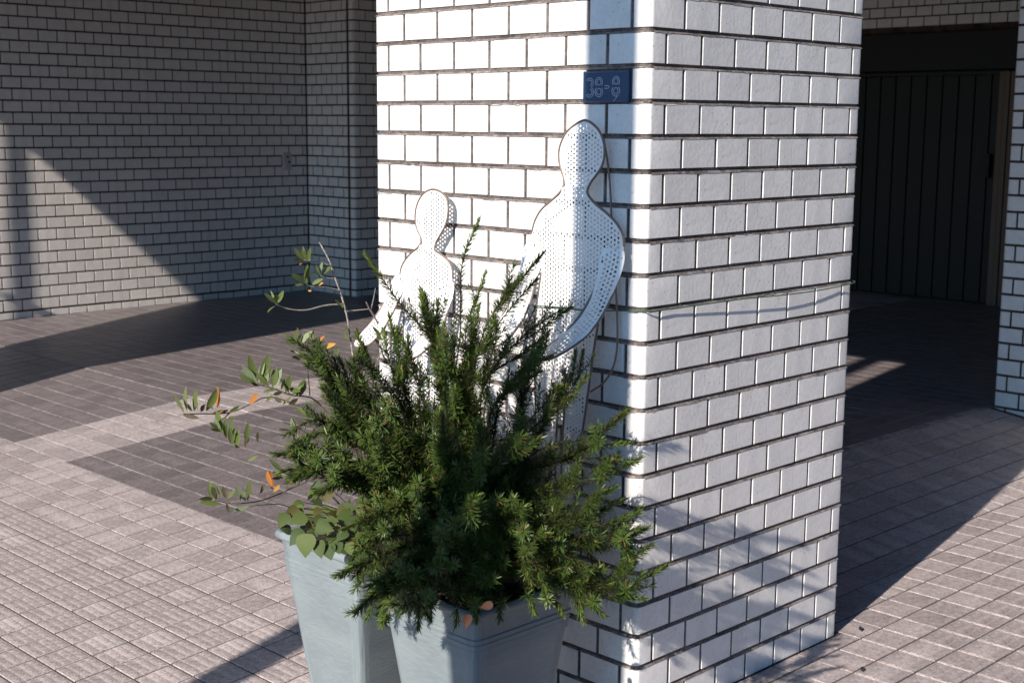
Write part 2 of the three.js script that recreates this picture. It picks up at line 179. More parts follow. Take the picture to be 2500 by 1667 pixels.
const LEAVES=[[-0.37,0.984,-0.645,-0.388,1.015,-0.641,0],[-0.37,0.984,-0.644,-0.381,1.02,-0.635,0],[-0.369,0.983,-0.643,-0.376,1.015,-0.629,0],[-0.374,0.983,-0.634,-0.377,1.011,-0.614,0],[-0.367,0.982,-0.656,-0.393,1.005,-0.657,0],[-0.367,0.98,-0.655,-0.397,0.988,-0.658,0],[-0.367,0.982,-0.641,-0.371,0.995,-0.62,0],[-0.377,0.977,-0.65,-0.393,0.974,-0.636,2],[-0.341,0.951,-0.637,-0.345,0.983,-0.619,1],[-0.34,0.95,-0.636,-0.353,0.977,-0.626,0],[-0.348,0.95,-0.629,-0.372,0.959,-0.627,1],[-0.332,0.949,-0.642,-0.327,0.965,-0.612,0],[-0.382,0.938,-0.632,-0.387,0.973,-0.616,0],[-0.381,0.937,-0.631,-0.384,0.968,-0.612,0],[-0.383,0.938,-0.633,-0.412,0.954,-0.637,0],[-0.384,0.934,-0.633,-0.411,0.935,-0.631,0],[-0.367,0.931,-0.63,-0.365,0.952,-0.604,0],[-0.38,0.932,-0.628,-0.391,0.962,-0.618,0],[-0.358,0.93,-0.62,-0.361,0.934,-0.596,2],[-0.38,0.92,-0.625,-0.386,0.926,-0.604,2],[-0.443,0.894,-0.654,-0.459,0.928,-0.649,1],[-0.442,0.894,-0.653,-0.438,0.925,-0.628,0],[-0.449,0.895,-0.646,-0.474,0.916,-0.647,0],[-0.45,0.891,-0.646,-0.474,0.887,-0.64,0],[-0.44,0.895,-0.652,-0.454,0.919,-0.642,0],[-0.308,0.881,-0.602,-0.329,0.898,-0.599,0],[-0.307,0.879,-0.601,-0.316,0.894,-0.585,0],[-0.295,0.835,-0.593,-0.317,0.823,-0.584,0],[-0.303,0.82,-0.598,-0.307,0.814,-0.572,0],[-0.468,0.82,-0.562,-0.487,0.849,-0.559,0],[-0.465,0.818,-0.559,-0.471,0.853,-0.544,0],[-0.463,0.816,-0.557,-0.465,0.849,-0.538,1],[-0.461,0.816,-0.554,-0.451,0.851,-0.524,1],[-0.467,0.813,-0.56,-0.493,0.835,-0.562,1],[-0.462,0.804,-0.553,-0.486,0.807,-0.549,0],[-0.461,0.792,-0.549,-0.483,0.799,-0.544,0],[-0.459,0.788,-0.546,-0.48,0.793,-0.54,0],[-0.399,0.807,-0.548,-0.39,0.824,-0.515,2],[-0.407,0.814,-0.558,-0.407,0.831,-0.533,2],[-0.386,0.789,-0.53,-0.398,0.815,-0.52,0],[-0.383,0.789,-0.528,-0.387,0.805,-0.507,0],[-0.259,0.817,-0.525,-0.277,0.841,-0.52,0],[-0.258,0.809,-0.522,-0.284,0.827,-0.524,0],[-0.264,0.802,-0.526,-0.282,0.82,-0.52,0],[-0.538,0.74,-0.599,-0.549,0.802,-0.596,0],[-0.535,0.74,-0.597,-0.563,0.779,-0.604,1],[-0.537,0.739,-0.598,-0.573,0.756,-0.609,0],[-0.532,0.742,-0.595,-0.535,0.793,-0.58,1],[-0.53,0.74,-0.592,-0.528,0.8,-0.574,0],[-0.528,0.739,-0.589,-0.52,0.779,-0.562,0],[-0.523,0.737,-0.584,-0.526,0.772,-0.566,1],[-0.533,0.735,-0.594,-0.554,0.742,-0.587,3],[-0.518,0.734,-0.578,-0.547,0.765,-0.585,0],[-0.513,0.732,-0.573,-0.514,0.779,-0.556,0],[-0.51,0.73,-0.569,-0.508,0.772,-0.549,1],[-0.501,0.727,-0.574,-0.535,0.73,-0.58,0],[-0.496,0.725,-0.568,-0.496,0.76,-0.548,0],[-0.494,0.721,-0.565,-0.521,0.718,-0.563,3],[-0.489,0.718,-0.56,-0.49,0.764,-0.542,0],[-0.484,0.716,-0.555,-0.504,0.753,-0.555,1],[-0.475,0.712,-0.559,-0.502,0.699,-0.554,0],[-0.474,0.711,-0.557,-0.475,0.741,-0.537,0],[-0.469,0.709,-0.552,-0.467,0.745,-0.53,0],[-0.466,0.705,-0.549,-0.491,0.697,-0.543,3],[-0.458,0.707,-0.555,-0.454,0.746,-0.532,0],[-0.509,0.714,-0.58,-0.53,0.704,-0.569,0],[-0.507,0.711,-0.577,-0.507,0.704,-0.547,3],[-0.478,0.726,-0.566,-0.474,0.722,-0.532,0],[-0.479,0.693,-0.544,-0.477,0.68,-0.511,0],[-0.447,0.689,-0.54,-0.46,0.672,-0.521,3],[-0.438,0.7,-0.534,-0.447,0.687,-0.511,3],[-0.579,0.707,-0.561,-0.578,0.738,-0.539,2],[-0.707,0.701,-0.602,-0.728,0.746,-0.604,0],[-0.702,0.705,-0.598,-0.712,0.752,-0.59,0],[-0.691,0.703,-0.6,-0.703,0.725,-0.589,0],[-0.688,0.704,-0.598,-0.691,0.752,-0.583,0],[-0.686,0.704,-0.596,-0.695,0.744,-0.585,3],[-0.682,0.703,-0.592,-0.693,0.725,-0.579,0],[-0.673,0.7,-0.596,-0.675,0.722,-0.574,3],[-0.665,0.702,-0.588,-0.66,0.742,-0.564,0],[-0.654,0.706,-0.579,-0.671,0.717,-0.57,0],[-0.643,0.706,-0.582,-0.645,0.747,-0.564,2],[-0.709,0.697,-0.603,-0.703,0.701,-0.569,3],[-0.627,0.701,-0.565,-0.662,0.7,-0.571,3],[-0.628,0.702,-0.567,-0.656,0.701,-0.565,2],[-0.627,0.696,-0.564,-0.623,0.71,-0.535,0],[-0.624,0.683,-0.572,-0.62,0.691,-0.541,0],[-0.66,0.668,-0.548,-0.687,0.691,-0.551,0],[-0.658,0.666,-0.545,-0.675,0.698,-0.541,1],[-0.656,0.66,-0.542,-0.67,0.703,-0.537,0],[-0.659,0.659,-0.531,-0.671,0.696,-0.523,0],[-0.658,0.654,-0.528,-0.667,0.687,-0.515,0],[-0.654,0.649,-0.523,-0.658,0.69,-0.507,0],[-0.653,0.644,-0.52,-0.665,0.677,-0.512,0],[-0.651,0.64,-0.518,-0.654,0.677,-0.501,0],[-0.648,0.639,-0.515,-0.651,0.677,-0.498,0],[-0.645,0.637,-0.511,-0.649,0.668,-0.494,0],[-0.633,0.635,-0.499,-0.638,0.664,-0.482,3],[-0.63,0.642,-0.498,-0.635,0.684,-0.483,0],[-0.657,0.665,-0.544,-0.68,0.678,-0.541,0],[-0.643,0.635,-0.509,-0.661,0.64,-0.499,0],[-0.598,0.639,-0.508,-0.607,0.669,-0.495,3],[-0.649,0.616,-0.468,-0.645,0.636,-0.44,0],[-0.54,0.658,-0.455,-0.562,0.689,-0.455,1],[-0.542,0.658,-0.456,-0.551,0.694,-0.445,0],[-0.548,0.663,-0.464,-0.578,0.674,-0.468,1],[-0.545,0.658,-0.46,-0.552,0.683,-0.443,0],[-0.492,0.653,-0.463,-0.501,0.669,-0.447,3],[-0.593,0.593,-0.435,-0.614,0.62,-0.434,0],[-0.59,0.595,-0.433,-0.612,0.608,-0.429,0],[-0.592,0.581,-0.432,-0.619,0.596,-0.433,0],[-0.595,0.578,-0.434,-0.618,0.583,-0.429,3],[-0.592,0.553,-0.468,-0.605,0.589,-0.461,2],[-0.679,0.528,-0.55,-0.694,0.569,-0.545,0],[-0.677,0.527,-0.546,-0.69,0.563,-0.539,0],[-0.674,0.527,-0.544,-0.686,0.558,-0.534,3],[-0.666,0.531,-0.537,-0.683,0.56,-0.532,0],[-0.679,0.528,-0.55,-0.707,0.541,-0.552,3],[-0.674,0.522,-0.528,-0.712,0.528,-0.539,0],[-0.661,0.53,-0.532,-0.675,0.552,-0.522,3],[-0.658,0.53,-0.529,-0.661,0.554,-0.509,0],[-0.661,0.52,-0.529,-0.672,0.513,-0.51,3],[-0.616,0.517,-0.526,-0.642,0.552,-0.532,1],[-0.614,0.518,-0.525,-0.615,0.569,-0.51,0],[-0.613,0.517,-0.524,-0.624,0.531,-0.509,3],[-0.625,0.517,-0.535,-0.634,0.535,-0.52,3],[-0.612,0.507,-0.521,-0.649,0.501,-0.528,1],[-0.583,0.527,-0.525,-0.585,0.551,-0.503,3],[-0.564,0.534,-0.508,-0.577,0.576,-0.502,2],[-0.563,0.53,-0.506,-0.565,0.554,-0.484,2],[-0.571,0.523,-0.513,-0.589,0.525,-0.502,2],[-0.537,0.552,-0.513,-0.563,0.57,-0.515,0],[-0.535,0.552,-0.511,-0.558,0.559,-0.508,3],[-0.536,0.569,-0.516,-0.558,0.595,-0.515,0]];
const HEARTS=[[-0.555,0.497,-0.404,-0.597,0.488,-0.415],[-0.586,0.483,-0.375,-0.623,0.458,-0.377],[-0.592,0.482,-0.352,-0.616,0.438,-0.337],[-0.577,0.469,-0.335,-0.591,0.436,-0.312],[-0.564,0.462,-0.32,-0.576,0.432,-0.297],[-0.566,0.493,-0.358,-0.551,0.486,-0.312],[-0.542,0.487,-0.361,-0.531,0.502,-0.325],[-0.504,0.504,-0.327,-0.513,0.479,-0.301],[-0.477,0.497,-0.356,-0.517,0.493,-0.366],[-0.475,0.49,-0.409,-0.457,0.512,-0.368],[-0.458,0.529,-0.458,-0.481,0.499,-0.445],[-0.462,0.52,-0.489,-0.495,0.503,-0.489],[-0.459,0.523,-0.515,-0.454,0.509,-0.478],[-0.457,0.503,-0.394,-0.492,0.49,-0.397],[-0.449,0.514,-0.36,-0.471,0.491,-0.348],[-0.445,0.503,-0.382,-0.434,0.512,-0.344],[-0.471,0.494,-0.463,-0.503,0.508,-0.469],[-0.511,0.504,-0.477,-0.542,0.499,-0.478],[-0.542,0.503,-0.45,-0.577,0.484,-0.452],[-0.548,0.485,-0.481,-0.54,0.5,-0.448],[-0.498,0.497,-0.433,-0.522,0.489,-0.427],[-0.52,0.489,-0.396,-0.55,0.485,-0.397],[-0.56,0.46,-0.401,-0.584,0.475,-0.4],[-0.553,0.464,-0.309,-0.563,0.446,-0.287],[-0.537,0.465,-0.293,-0.547,0.444,-0.271],[-0.514,0.446,-0.266,-0.542,0.44,-0.265],[-0.506,0.472,-0.293,-0.501,0.469,-0.259],[-0.503,0.479,-0.291,-0.526,0.464,-0.282],[-0.525,0.482,-0.314,-0.554,0.47,-0.311],[-0.536,0.467,-0.336,-0.564,0.466,-0.335],[-0.567,0.479,-0.37,-0.586,0.454,-0.355],[-0.495,0.47,-0.282,-0.496,0.458,-0.251],[-0.414,0.532,-0.301,-0.408,0.547,-0.269],[-0.409,0.534,-0.296,-0.437,0.521,-0.293],[-0.433,0.525,-0.29,-0.431,0.522,-0.258],[-0.432,0.525,-0.289,-0.457,0.515,-0.283],[-0.571,0.498,-0.449,-0.599,0.472,-0.442],[-0.569,0.462,-0.439,-0.594,0.48,-0.44],[-0.479,0.479,-0.211,-0.51,0.476,-0.212],[-0.495,0.475,-0.226,-0.521,0.472,-0.222],[-0.545,0.467,-0.402,-0.561,0.491,-0.395],[-0.535,0.499,-0.471,-0.534,0.493,-0.44],[-0.476,0.478,-0.407,-0.5,0.496,-0.407],[-0.423,0.513,-0.363,-0.423,0.506,-0.332],[-0.429,0.489,-0.42,-0.443,0.514,-0.412]];
const DEAD=[[-0.607,0.499,-0.043,0,"reddish dead leaf caught low in the rosemary above the pot rim"],[-0.607,0.487,-0.026,0,"reddish dead leaf caught low in the rosemary above the pot rim"],[-0.61,0.514,-0.063,0,"reddish dead leaf caught low in the rosemary above the pot rim"],[-0.61,0.476,-0.012,1,"reddish dead leaf caught low in the rosemary above the pot rim"],[-0.532,0.524,-0.045,0,"reddish dead leaf caught low in the rosemary above the pot rim"],[-0.6,0.531,-0.114,1,"reddish dead leaf caught low in the rosemary above the pot rim"],[-0.585,0.492,-0.019,1,"reddish dead leaf caught low in the rosemary above the pot rim"],[-0.579,0.434,0.1,2,"curled brown dead leaf hanging at the rim of the rosemary pot"],[-0.534,0.444,0.114,2,"curled brown dead leaf hanging at the rim of the rosemary pot"]];

// ---------------------------------------------------------------- ground
const ticks = (a) => a.flatMap(([from, to, n]) => Array.from({ length: n }, (_, i) => from + (to - from) * i / n));
{
  const xs = [...ticks([[-60, -6, 6], [-6, -3.03, 6], [-3.03, 0.15, 12], [0.15, 1.06, 8], [1.06, 7, 8], [7, 60, 6]]), 60], zs = [...ticks([[-60, -7, 6], [-7, -0.85, 10], [-0.85, -0.25, 6], [-0.25, 4, 6], [4, 60, 6]]), 60], pos = [], uv = [], idx = [];
  for (const z of zs) for (const x of xs) { pos.push(x, H(x, z) - 0.0028, z); uv.push(x, z); }
  const w = xs.length; for (let j = 0; j < zs.length - 1; j++) for (let i = 0; i < w - 1; i++) { const a = j * w + i; idx.push(a, a + w, a + 1, a + 1, a + w, a + w + 1); }
  const g = new THREE.BufferGeometry(); g.setAttribute('position', new THREE.Float32BufferAttribute(pos, 3)); g.setAttribute('uv', new THREE.Float32BufferAttribute(uv, 2)); g.setIndex(idx); g.computeVertexNormals();
  const ground = structure(mesh('ground', g, M.ground, scene));
  { const xs = [0.2, 1.06, 6.7], zs = [-6.22, -0.87], p = [], u = [], q = []; for (const z of zs) for (const x of xs) { p.push(x, H(x, z) - 0.0016, z); u.push(x, z); } q.push(0, 3, 1, 1, 3, 4, 1, 4, 2, 2, 4, 5); const b = new THREE.BufferGeometry(); b.setAttribute('position', new THREE.Float32BufferAttribute(p, 3)); b.setAttribute('uv', new THREE.Float32BufferAttribute(u, 2)); b.setIndex(q); b.computeVertexNormals(); mesh('grout_bed', b, M.grout, ground); }
  // pavers: a unit slab 0.1 x 0.1 with eased edges, plain or with four raised bars
  const slab = (v) => { const g = flatTile(0.0945, 0.0945, 0.006, 0.0009, v * 0.171, v * 0.113); g.rotateX(-Math.PI / 2); return g; };
  const bars = (v, along) => { const gs = [slab(v)]; for (let k = 0; k < 4; k++) { const w = 0.0135, x = -0.0345 + k * 0.023, b = 0.004; const s = new THREE.BufferGeometry(), q = [[-w / 2 - b, 0], [-w / 2, 0.0008], [w / 2, 0.0008], [w / 2 + b, 0]], P = [], U = [], I = []; for (const z of [-0.043, 0.043]) for (const [a, y] of q) { P.push(x + a, y, z); U.push(x + a + v * 0.2, z); } for (let m = 0; m < 3; m++) I.push(m, m + 4, m + 1, m + 1, m + 4, m + 5); I.push(0, 1, 2, 0, 2, 3, 4, 6, 5, 4, 7, 6); s.setAttribute('position', new THREE.Float32BufferAttribute(P, 3)); s.setAttribute('uv', new THREE.Float32BufferAttribute(U, 2)); s.setIndex(I); gs.push(toCreasedNormals(s, 0.3)); } const g = mergeGeometries(gs); if (along) g.rotateY(Math.PI / 2); return g; };
  const plain = [0, 1, 2, 3, 4, 5].map(slab), ribZ = [0, 1, 2].map((v) => bars(v, false)), ribX = [0, 1, 2].map((v) => bars(v, true));
  const r = rng(11), list = [];
  const lines = (start, spec) => { const out = []; let a = start; for (const [p, n] of spec) for (let i = 0; i < n; i++) { out.push([a, p]); a += p; } return out; };
  const add = (x, wx, z, wz, geos, mat) => {
    const cx = x + wx / 2, cz = z + wz / 2, o = new THREE.Object3D(), sx = Math.atan2(H(cx + 0.02, cz) - H(cx - 0.02, cz), 0.04), sz = Math.atan2(H(cx, cz + 0.02) - H(cx, cz - 0.02), 0.04);
    o.position.set(cx, H(cx, cz) + (r() - 0.5) * 0.001, cz); o.rotation.set(-sz + (r() - 0.5) * 0.004, 0, sx + (r() - 0.5) * 0.004); o.scale.set(wx / 0.1, 1, wz / 0.1); o.updateMatrix();
    const p = o.position.clone().project(camera);
    list.push({ geo: geos[(r() * geos.length) | 0], o, mat, d: Math.abs(p.x) < 1.02 && Math.abs(p.y) < 1.02 && p.z < 1 ? o.position.distanceTo(camera.position) + (cx > -0.15 && cx < 0.6 && cz > -0.9 ? 2 : 0) : 99 });
  };
  const X = lines(-0.15 - 0.1025 * 14, [[0.1025, 14], [0.09, 4], [0.1025, 62]]);
  const Z = lines(-3.42 - 0.1 * 28, [[0.1, 28], [0.11, 4], [0.1035, 28]]);
  for (const [x, wx] of X) for (const [z, wz] of Z) {
    const cx = x + wx / 2, cz = z + wz / 2;
    if (cx > 0.73 && cz > -0.9) continue;
    if (cx > -0.03 && cx < 0.83 && cz > -0.88 && cz < 0.02) continue;
    if (cz < -6.21 || (cx > 3.72 && cz < -5.69) || cx > 6.69) continue;
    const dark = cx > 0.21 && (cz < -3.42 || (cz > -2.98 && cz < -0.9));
    if (cx < -0.15) add(x, wx, z, wz, ribZ, r() > 0.4 ? M.paver : M.paverB);
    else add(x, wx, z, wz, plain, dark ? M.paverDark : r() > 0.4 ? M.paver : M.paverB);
  }
  const X2 = lines(0.713 - 0.103 * 9, [[0.103, 70]]), Z2 = lines(0.16 - 0.103 * 10, [[0.103, 26]]);
  for (const [x, wx] of X2) for (const [z, wz] of Z2) {
    const cx = x + wx / 2, cz = z + wz / 2;
    if (cx < 0.73 && cz < 0.045) continue; if (cz < -0.86 || cx < -0.2 || (cx < 0.85 && cz < 0.045) || cx > 6.6) continue;
    if (cx > 3.38 && cx < 4.27 && cz < 0.05) continue;
    add(x, wx, z, wz, cz > 0.16 ? ribX : plain, r() > 0.4 ? M.paver : M.paverB);
  }
  for (const [x, wx] of X2) if (x + wx / 2 > -0.2 && x + wx / 2 < 0.83) add(x, wx, 0.004, 0.051, plain, r() > 0.4 ? M.paver : M.paverB);   // cut row along the pillar
  list.sort((a, b) => a.d - b.d);
  for (const t of list.slice(0, 300)) { const m = mesh('paver', t.geo, t.mat, ground); m.position.copy(t.o.position); m.rotation.copy(t.o.rotation); m.scale.copy(t.o.scale); }
  const rest = list.slice(300);
  for (const [name, mat] of [['paver_field', M.paver], ['paver_field', M.paverB], ['dark_paver_field', M.paverDark]]) mergeTiles(rest.filter((t) => t.mat === mat), ground, mat, name);
}

// ---------------------------------------------------------------- tiled pillars
const PX = 0.11573, RY = 0.07, TH = 0.0595, VJ = 0.0088, W = 0.7944, D = 0.8581, TOP = 1.5351;
function pillar(x0, z0, label, seed, singles, mat, baseY, rowTop) {
  const g = thing('tiled_pillar', label, 'pillar'), r = rng(seed); g.position.set(x0, 0, z0);
  const plan = new THREE.Shape(), q = 0.003, k = 0.012; plan.moveTo(q + k, q); plan.lineTo(W - q - k, q); plan.absarc(W - q - k, q + k, k, -Math.PI / 2, 0); plan.lineTo(W - q, D - q - k); plan.absarc(W - q - k, D - q - k, k, 0, Math.PI / 2); plan.lineTo(q + k, D - q); plan.absarc(q + k, D - q - k, k, Math.PI / 2, Math.PI); plan.lineTo(q, q + k); plan.absarc(q + k, q + k, k, Math.PI, 1.5 * Math.PI);
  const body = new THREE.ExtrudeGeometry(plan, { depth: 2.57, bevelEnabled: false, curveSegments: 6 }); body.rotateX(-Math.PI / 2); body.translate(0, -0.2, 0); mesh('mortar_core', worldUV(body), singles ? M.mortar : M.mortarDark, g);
  const one = [], many = [];
  for (let row = rowTop; row <= 23; row++) {
    const y = baseY + TOP - RY * (row + 0.5), even = ((row % 2) + 2) % 2 === 0;
    const near = even ? [0.047, 0.0534 + PX / 2] : [0.1106, 0.0534], h = TH, put = (t, own) => (own && singles ? one : many).push(t);
    const inView = row >= -1 && row <= 21;
    put(place('corner', [near[0] - VJ / 2, near[1] - VJ / 2, h], 0, y, 0, 0, r, 0.4), inView);
    // right face, from the near corner to the far corner
    const start = near[1], n = even ? 5 : 6;
    for (let k = 0; k < n; k++) put(place('flat', [PX - VJ, h], start + PX * (k + 0.5), y, 0, 0, r), inView);
    const farR = W - (start + PX * n);
    put(place('corner', [farR - VJ / 2, (even ? 0.0527 : 0.1106) - VJ / 2, h], W, y, 0, Math.PI / 2, r, 0.4), inView);
    // left face
    const farL = even ? 0.1106 : 0.0527, span = D - near[0] - farL, m = Math.round(span / PX), p = span / m;
    for (let k = 0; k < m; k++) { if (singles && row === 2 && k === 0) continue; put(place('flat', [p - VJ, h], 0, y, -near[0] - p * (k + 0.5), -Math.PI / 2, r), inView && row <= 13); }
    put(place('corner', [0.09, farL - VJ / 2, h], 0, y, -D, -Math.PI / 2, r, 0.4), inView && row <= 13);
    // the two faces turned away
    for (let k = 0; k < 6; k++) { many.push(place('flat', [0.1, h], 0.15 + 0.1 * k, y, -D, Math.PI, r)); many.push(place('flat', [0.1, h], W, y, -0.17 - 0.105 * k, Math.PI / 2, r)); }
  }
  addTiles(one, g, singles ? TILES : WARM); mergeTiles(many, g, mat, 'tile_field');
  if (singles) {   // ragged mortar left on the upper edges of the tiles
    const P = [], U = [], I = [], n = 190, edge = (len, at, seed) => { for (let row = 0; row <= 22; row++) { const q = rng(seed + row), y = TOP - RY * row; let a = q(), b = q(), amp = 0.2 + q(); const s = P.length / 3; for (let i = 0; i <= n; i++) { if (q() > 0.7) a = q(); b += (a - b) * 0.35; if (q() > 0.96) amp = 0.15 + 1.1 * q() * q(); const d = 0.0035 + 0.0042 * b * amp, u = i / n * len, p0 = at(u, -0.0025), p1 = at(u, 0.0006); P.push(p0[0], y - 0.001, p0[1], p1[0], y - d - 0.0008, p1[1]); U.push(u, y, u, y - d); if (i) I.push(s + 2 * i - 2, s + 2 * i - 1, s + 2 * i, s + 2 * i, s + 2 * i - 1, s + 2 * i + 1); } } };
    edge(W - 0.02, (u, d) => [u + 0.015, d], 900); edge(D - 0.02, (u, d) => [-d, -u - 0.015], 950);
    const b = new THREE.BufferGeometry(); b.setAttribute('position', new THREE.Float32BufferAttribute(P, 3)); b.setAttribute('uv', new THREE.Float32BufferAttribute(U, 2)); b.setIndex(I); b.computeVertexNormals(); stuff(mesh('mortar_smears', b, M.smear, g));
  }
  return g;
}
pillar(0, 0, 'sunlit square pillar faced with white glazed tiles behind the potted plants', 21, true, M.tile, 0, -11);
pillar(3.43, -0.01, 'shaded tiled pillar cut off by the right edge of the picture', 22, false, M.tileWarm, 0.02, -11);

// ---------------------------------------------------------------- back wall, stair core, garage wall
{
  const g = thing('tiled_wall', 'shaded back wall of white tiles with a triangle of sunlight at the left', 'wall'), r = rng(31);
  mesh('mortar_bed', box(-0.3, 3.74, -0.05, 2.37, -6.45, -6.2235), M.mortarDark, g);
  const p = 0.1213, ry = 0.0705, one = [], many = [];
  for (let row = -1; row < 31; row++) {
    const y0 = 0.127 + ry * row, h = row < 0 ? 0.038 : 0.0605, y = row < 0 ? 0.1 : y0 + ry / 2, off = row % 2 === 0 ? 1.763 - p * 17 + p / 2 : 1.763 - p * 17;
    for (let k = 0; k < 34; k++) { let a = off + p * k, b = a + p; if (b > 3.738) b = 3.738; if (b - a < 0.02 || a < -0.3) continue; const t = place('flat', [b - a - 0.0085, h], (a + b) / 2, y, -6.22, 0, r); (a > 1.35 && row >= 0 && row < 15 ? one : many).push(t); }
  }
  const own = one.slice(0, 299); many.push(...one.slice(299));
  addTiles(own, g, WARM); mergeTiles(many, g, M.tileWarm, 'tile_field');
}
{
  const g = thing('stair_core', 'tiled corner block jutting out at the right end of the back wall', 'wall'), r = rng(32);
  mesh('mortar_bed', box(3.7435, 6.7, -0.05, 2.37, -6.45, -5.6835), M.mortarDark, g);
  const one = [], many = [];
  for (let row = -1; row < 31; row++) {
    const h = row < 0 ? 0.038 : 0.0605, y = row < 0 ? 0.1 : 0.127 + 0.0705 * (row + 0.5), even = row % 2 === 0, near = even ? [0.05, 0.105] : [0.05, 0.05];
    (row >= 0 && row < 27 ? one : many).push(place('corner', [0.05, near[1], h], 3.74, y, -5.68, 0, r, 0.4));
    const a0 = -6.214, zs = even ? [a0, -6.10, -5.982, -5.865, -5.752] : [a0, -6.155, -6.04, -5.923, -5.806, -5.752];
    for (let k = 0; k < zs.length - 1; k++) (row >= 0 && row < 27 ? one : many).push(place('flat', [zs[k + 1] - zs[k] - 0.0085, h], 3.74, y, (zs[k] + zs[k + 1]) / 2, -Math.PI / 2, r));
    for (let k = 0; k < 23; k++) many.push(place('flat', [0.112, h], 3.74 + near[1] + 0.0085 / 2 + 0.06 + 0.1213 * k, y, -5.68, 0, r));
  }
  addTiles(one, g, WARM); mergeTiles(many, g, M.tileWarm, 'tile_field');
}
{
  const g = thing('wall_socket', 'small weathered socket plate on the shaded tiled back wall', 'socket'); g.position.set(3.56, 1.006, -6.2185);
  mesh('cover', flatTile(0.07, 0.12, 0.016, 0.004), M.plate, g).position.z = 0.012;
  const c = new THREE.CylinderGeometry(0.008, 0.008, 0.008, 12); c.rotateX(Math.PI / 2);
  mesh('outlet', c, M.dark, g).position.set(0.0, 0.03, 0.013); mesh('outlet', c, M.dark, g).position.set(0.013, -0.005, 0.013);
  mesh('flap', flatTile(0.03, 0.05, 0.01, 0.003), M.plate, g).position.set(-0.012, -0.035, 0.02);
}
{
  const g = thing('garage_wall', 'dark wall with brick-shaped tiles above a shutter at the far right', 'wall'), r = rng(33), X = 6.7;
  mesh('mortar_bed', mergeGeometries([box(X + 0.0065, X + 0.3, 1.9, 2.37, -5.68, 0.5), box(X + 0.0065, X + 0.3, -0.05, 1.9, -5.68, -4.9), box(X + 0.0065, X + 0.3, -0.05, 1.9, -2.30, 0.5), box(X + 0.31, X + 0.4, -0.05, 2.37, -5.68, 0.5)]), M.mortarDark, g);
  const one = [], many = [];
  for (let row = 0; row < 31; row++) { const y = 0.127 + 0.0705 * (row + 0.5), off = row % 2 ? 0 : 0.0606; for (let k = 0; k < 50; k++) { const z = -5.64 + off + 0.1213 * k; if (z > 0.4) continue; if (y < 1.94 && z > -4.96 && z < -2.25) continue; const t = place('flat', [0.1128, 0.0605], X, y, z, -Math.PI / 2, r); (y > 1.9 && z > -3.7 && z < -2.2 ? one : many).push(t); } }
  addTiles(one, g, WARM); mergeTiles(many, g, M.tileWarm, 'tile_field');
}
{
  const g = thing('roller_shutter', 'dark ribbed roller shutter closing the garage in the shade', 'shutter'); g.position.set(6.78, 0.08, -3.7);
  mesh('housing', box(-0.12, 0.1, 1.58, 1.83, -1.2, 1.41), M.shutterBox, g);
  mesh('rail', box(-0.1, -0.02, 1.545, 1.565, -1.2, 1.38), M.shutter, g);
  for (let k = 0; k < 40; k++) mesh('slat', box(-0.012 * (k % 2), 0.02, 0, 1.6, -1.18 + 0.06 * k, -1.18 + 0.06 * k + 0.055), M.shutter, g);
  const q = thing('shutter_post', 'brown fluted post beside the dark roller shutter', 'post'); q.position.set(6.7, 0.08, -2.4);
  for (let k = 0; k < 5; k++) mesh('flute', box(-0.03 - 0.008 * (k % 2), 0.05, 0, 1.56, -0.10 + 0.04 * k, -0.10 + 0.04 * k + 0.034), M.jamb, q);
  mesh('latch', box(-0.05, 0.0, 0.86, 1.02, -0.19, -0.13), M.shutterBox, q);
}
// the storeys over the arcade, seen only by the shade they cast
{
  const g = thing('upper_storeys', 'upper floors of the tiled building carried on the pillars', 'building');
  mesh('ceiling_slab', box(0, 7.2, 2.3705, 2.6, -6.6, 0.02), M.ceiling, g);
  mesh('facade', box(0, 7.2, 2.6, 8.2, -6.6, 0.02), M.render, g);
}
{
  const g = thing('sky_blocker', 'unseen wall added beyond the right edge to block skylight from the arcade floor', 'wall');  // added out of view, only to keep skylight off the floor at the right
  mesh('panel', box(2.75, 3.42, -0.05, 2.37, 0.03, 0.15), M.blocker, g); mesh('panel', box(4.24, 6.7, -0.05, 2.37, 0.03, 0.15), M.blocker, g); mesh('panel', box(3.425, 4.235, -0.05, 2.37, 0.05, 0.17), M.blocker, g);
}
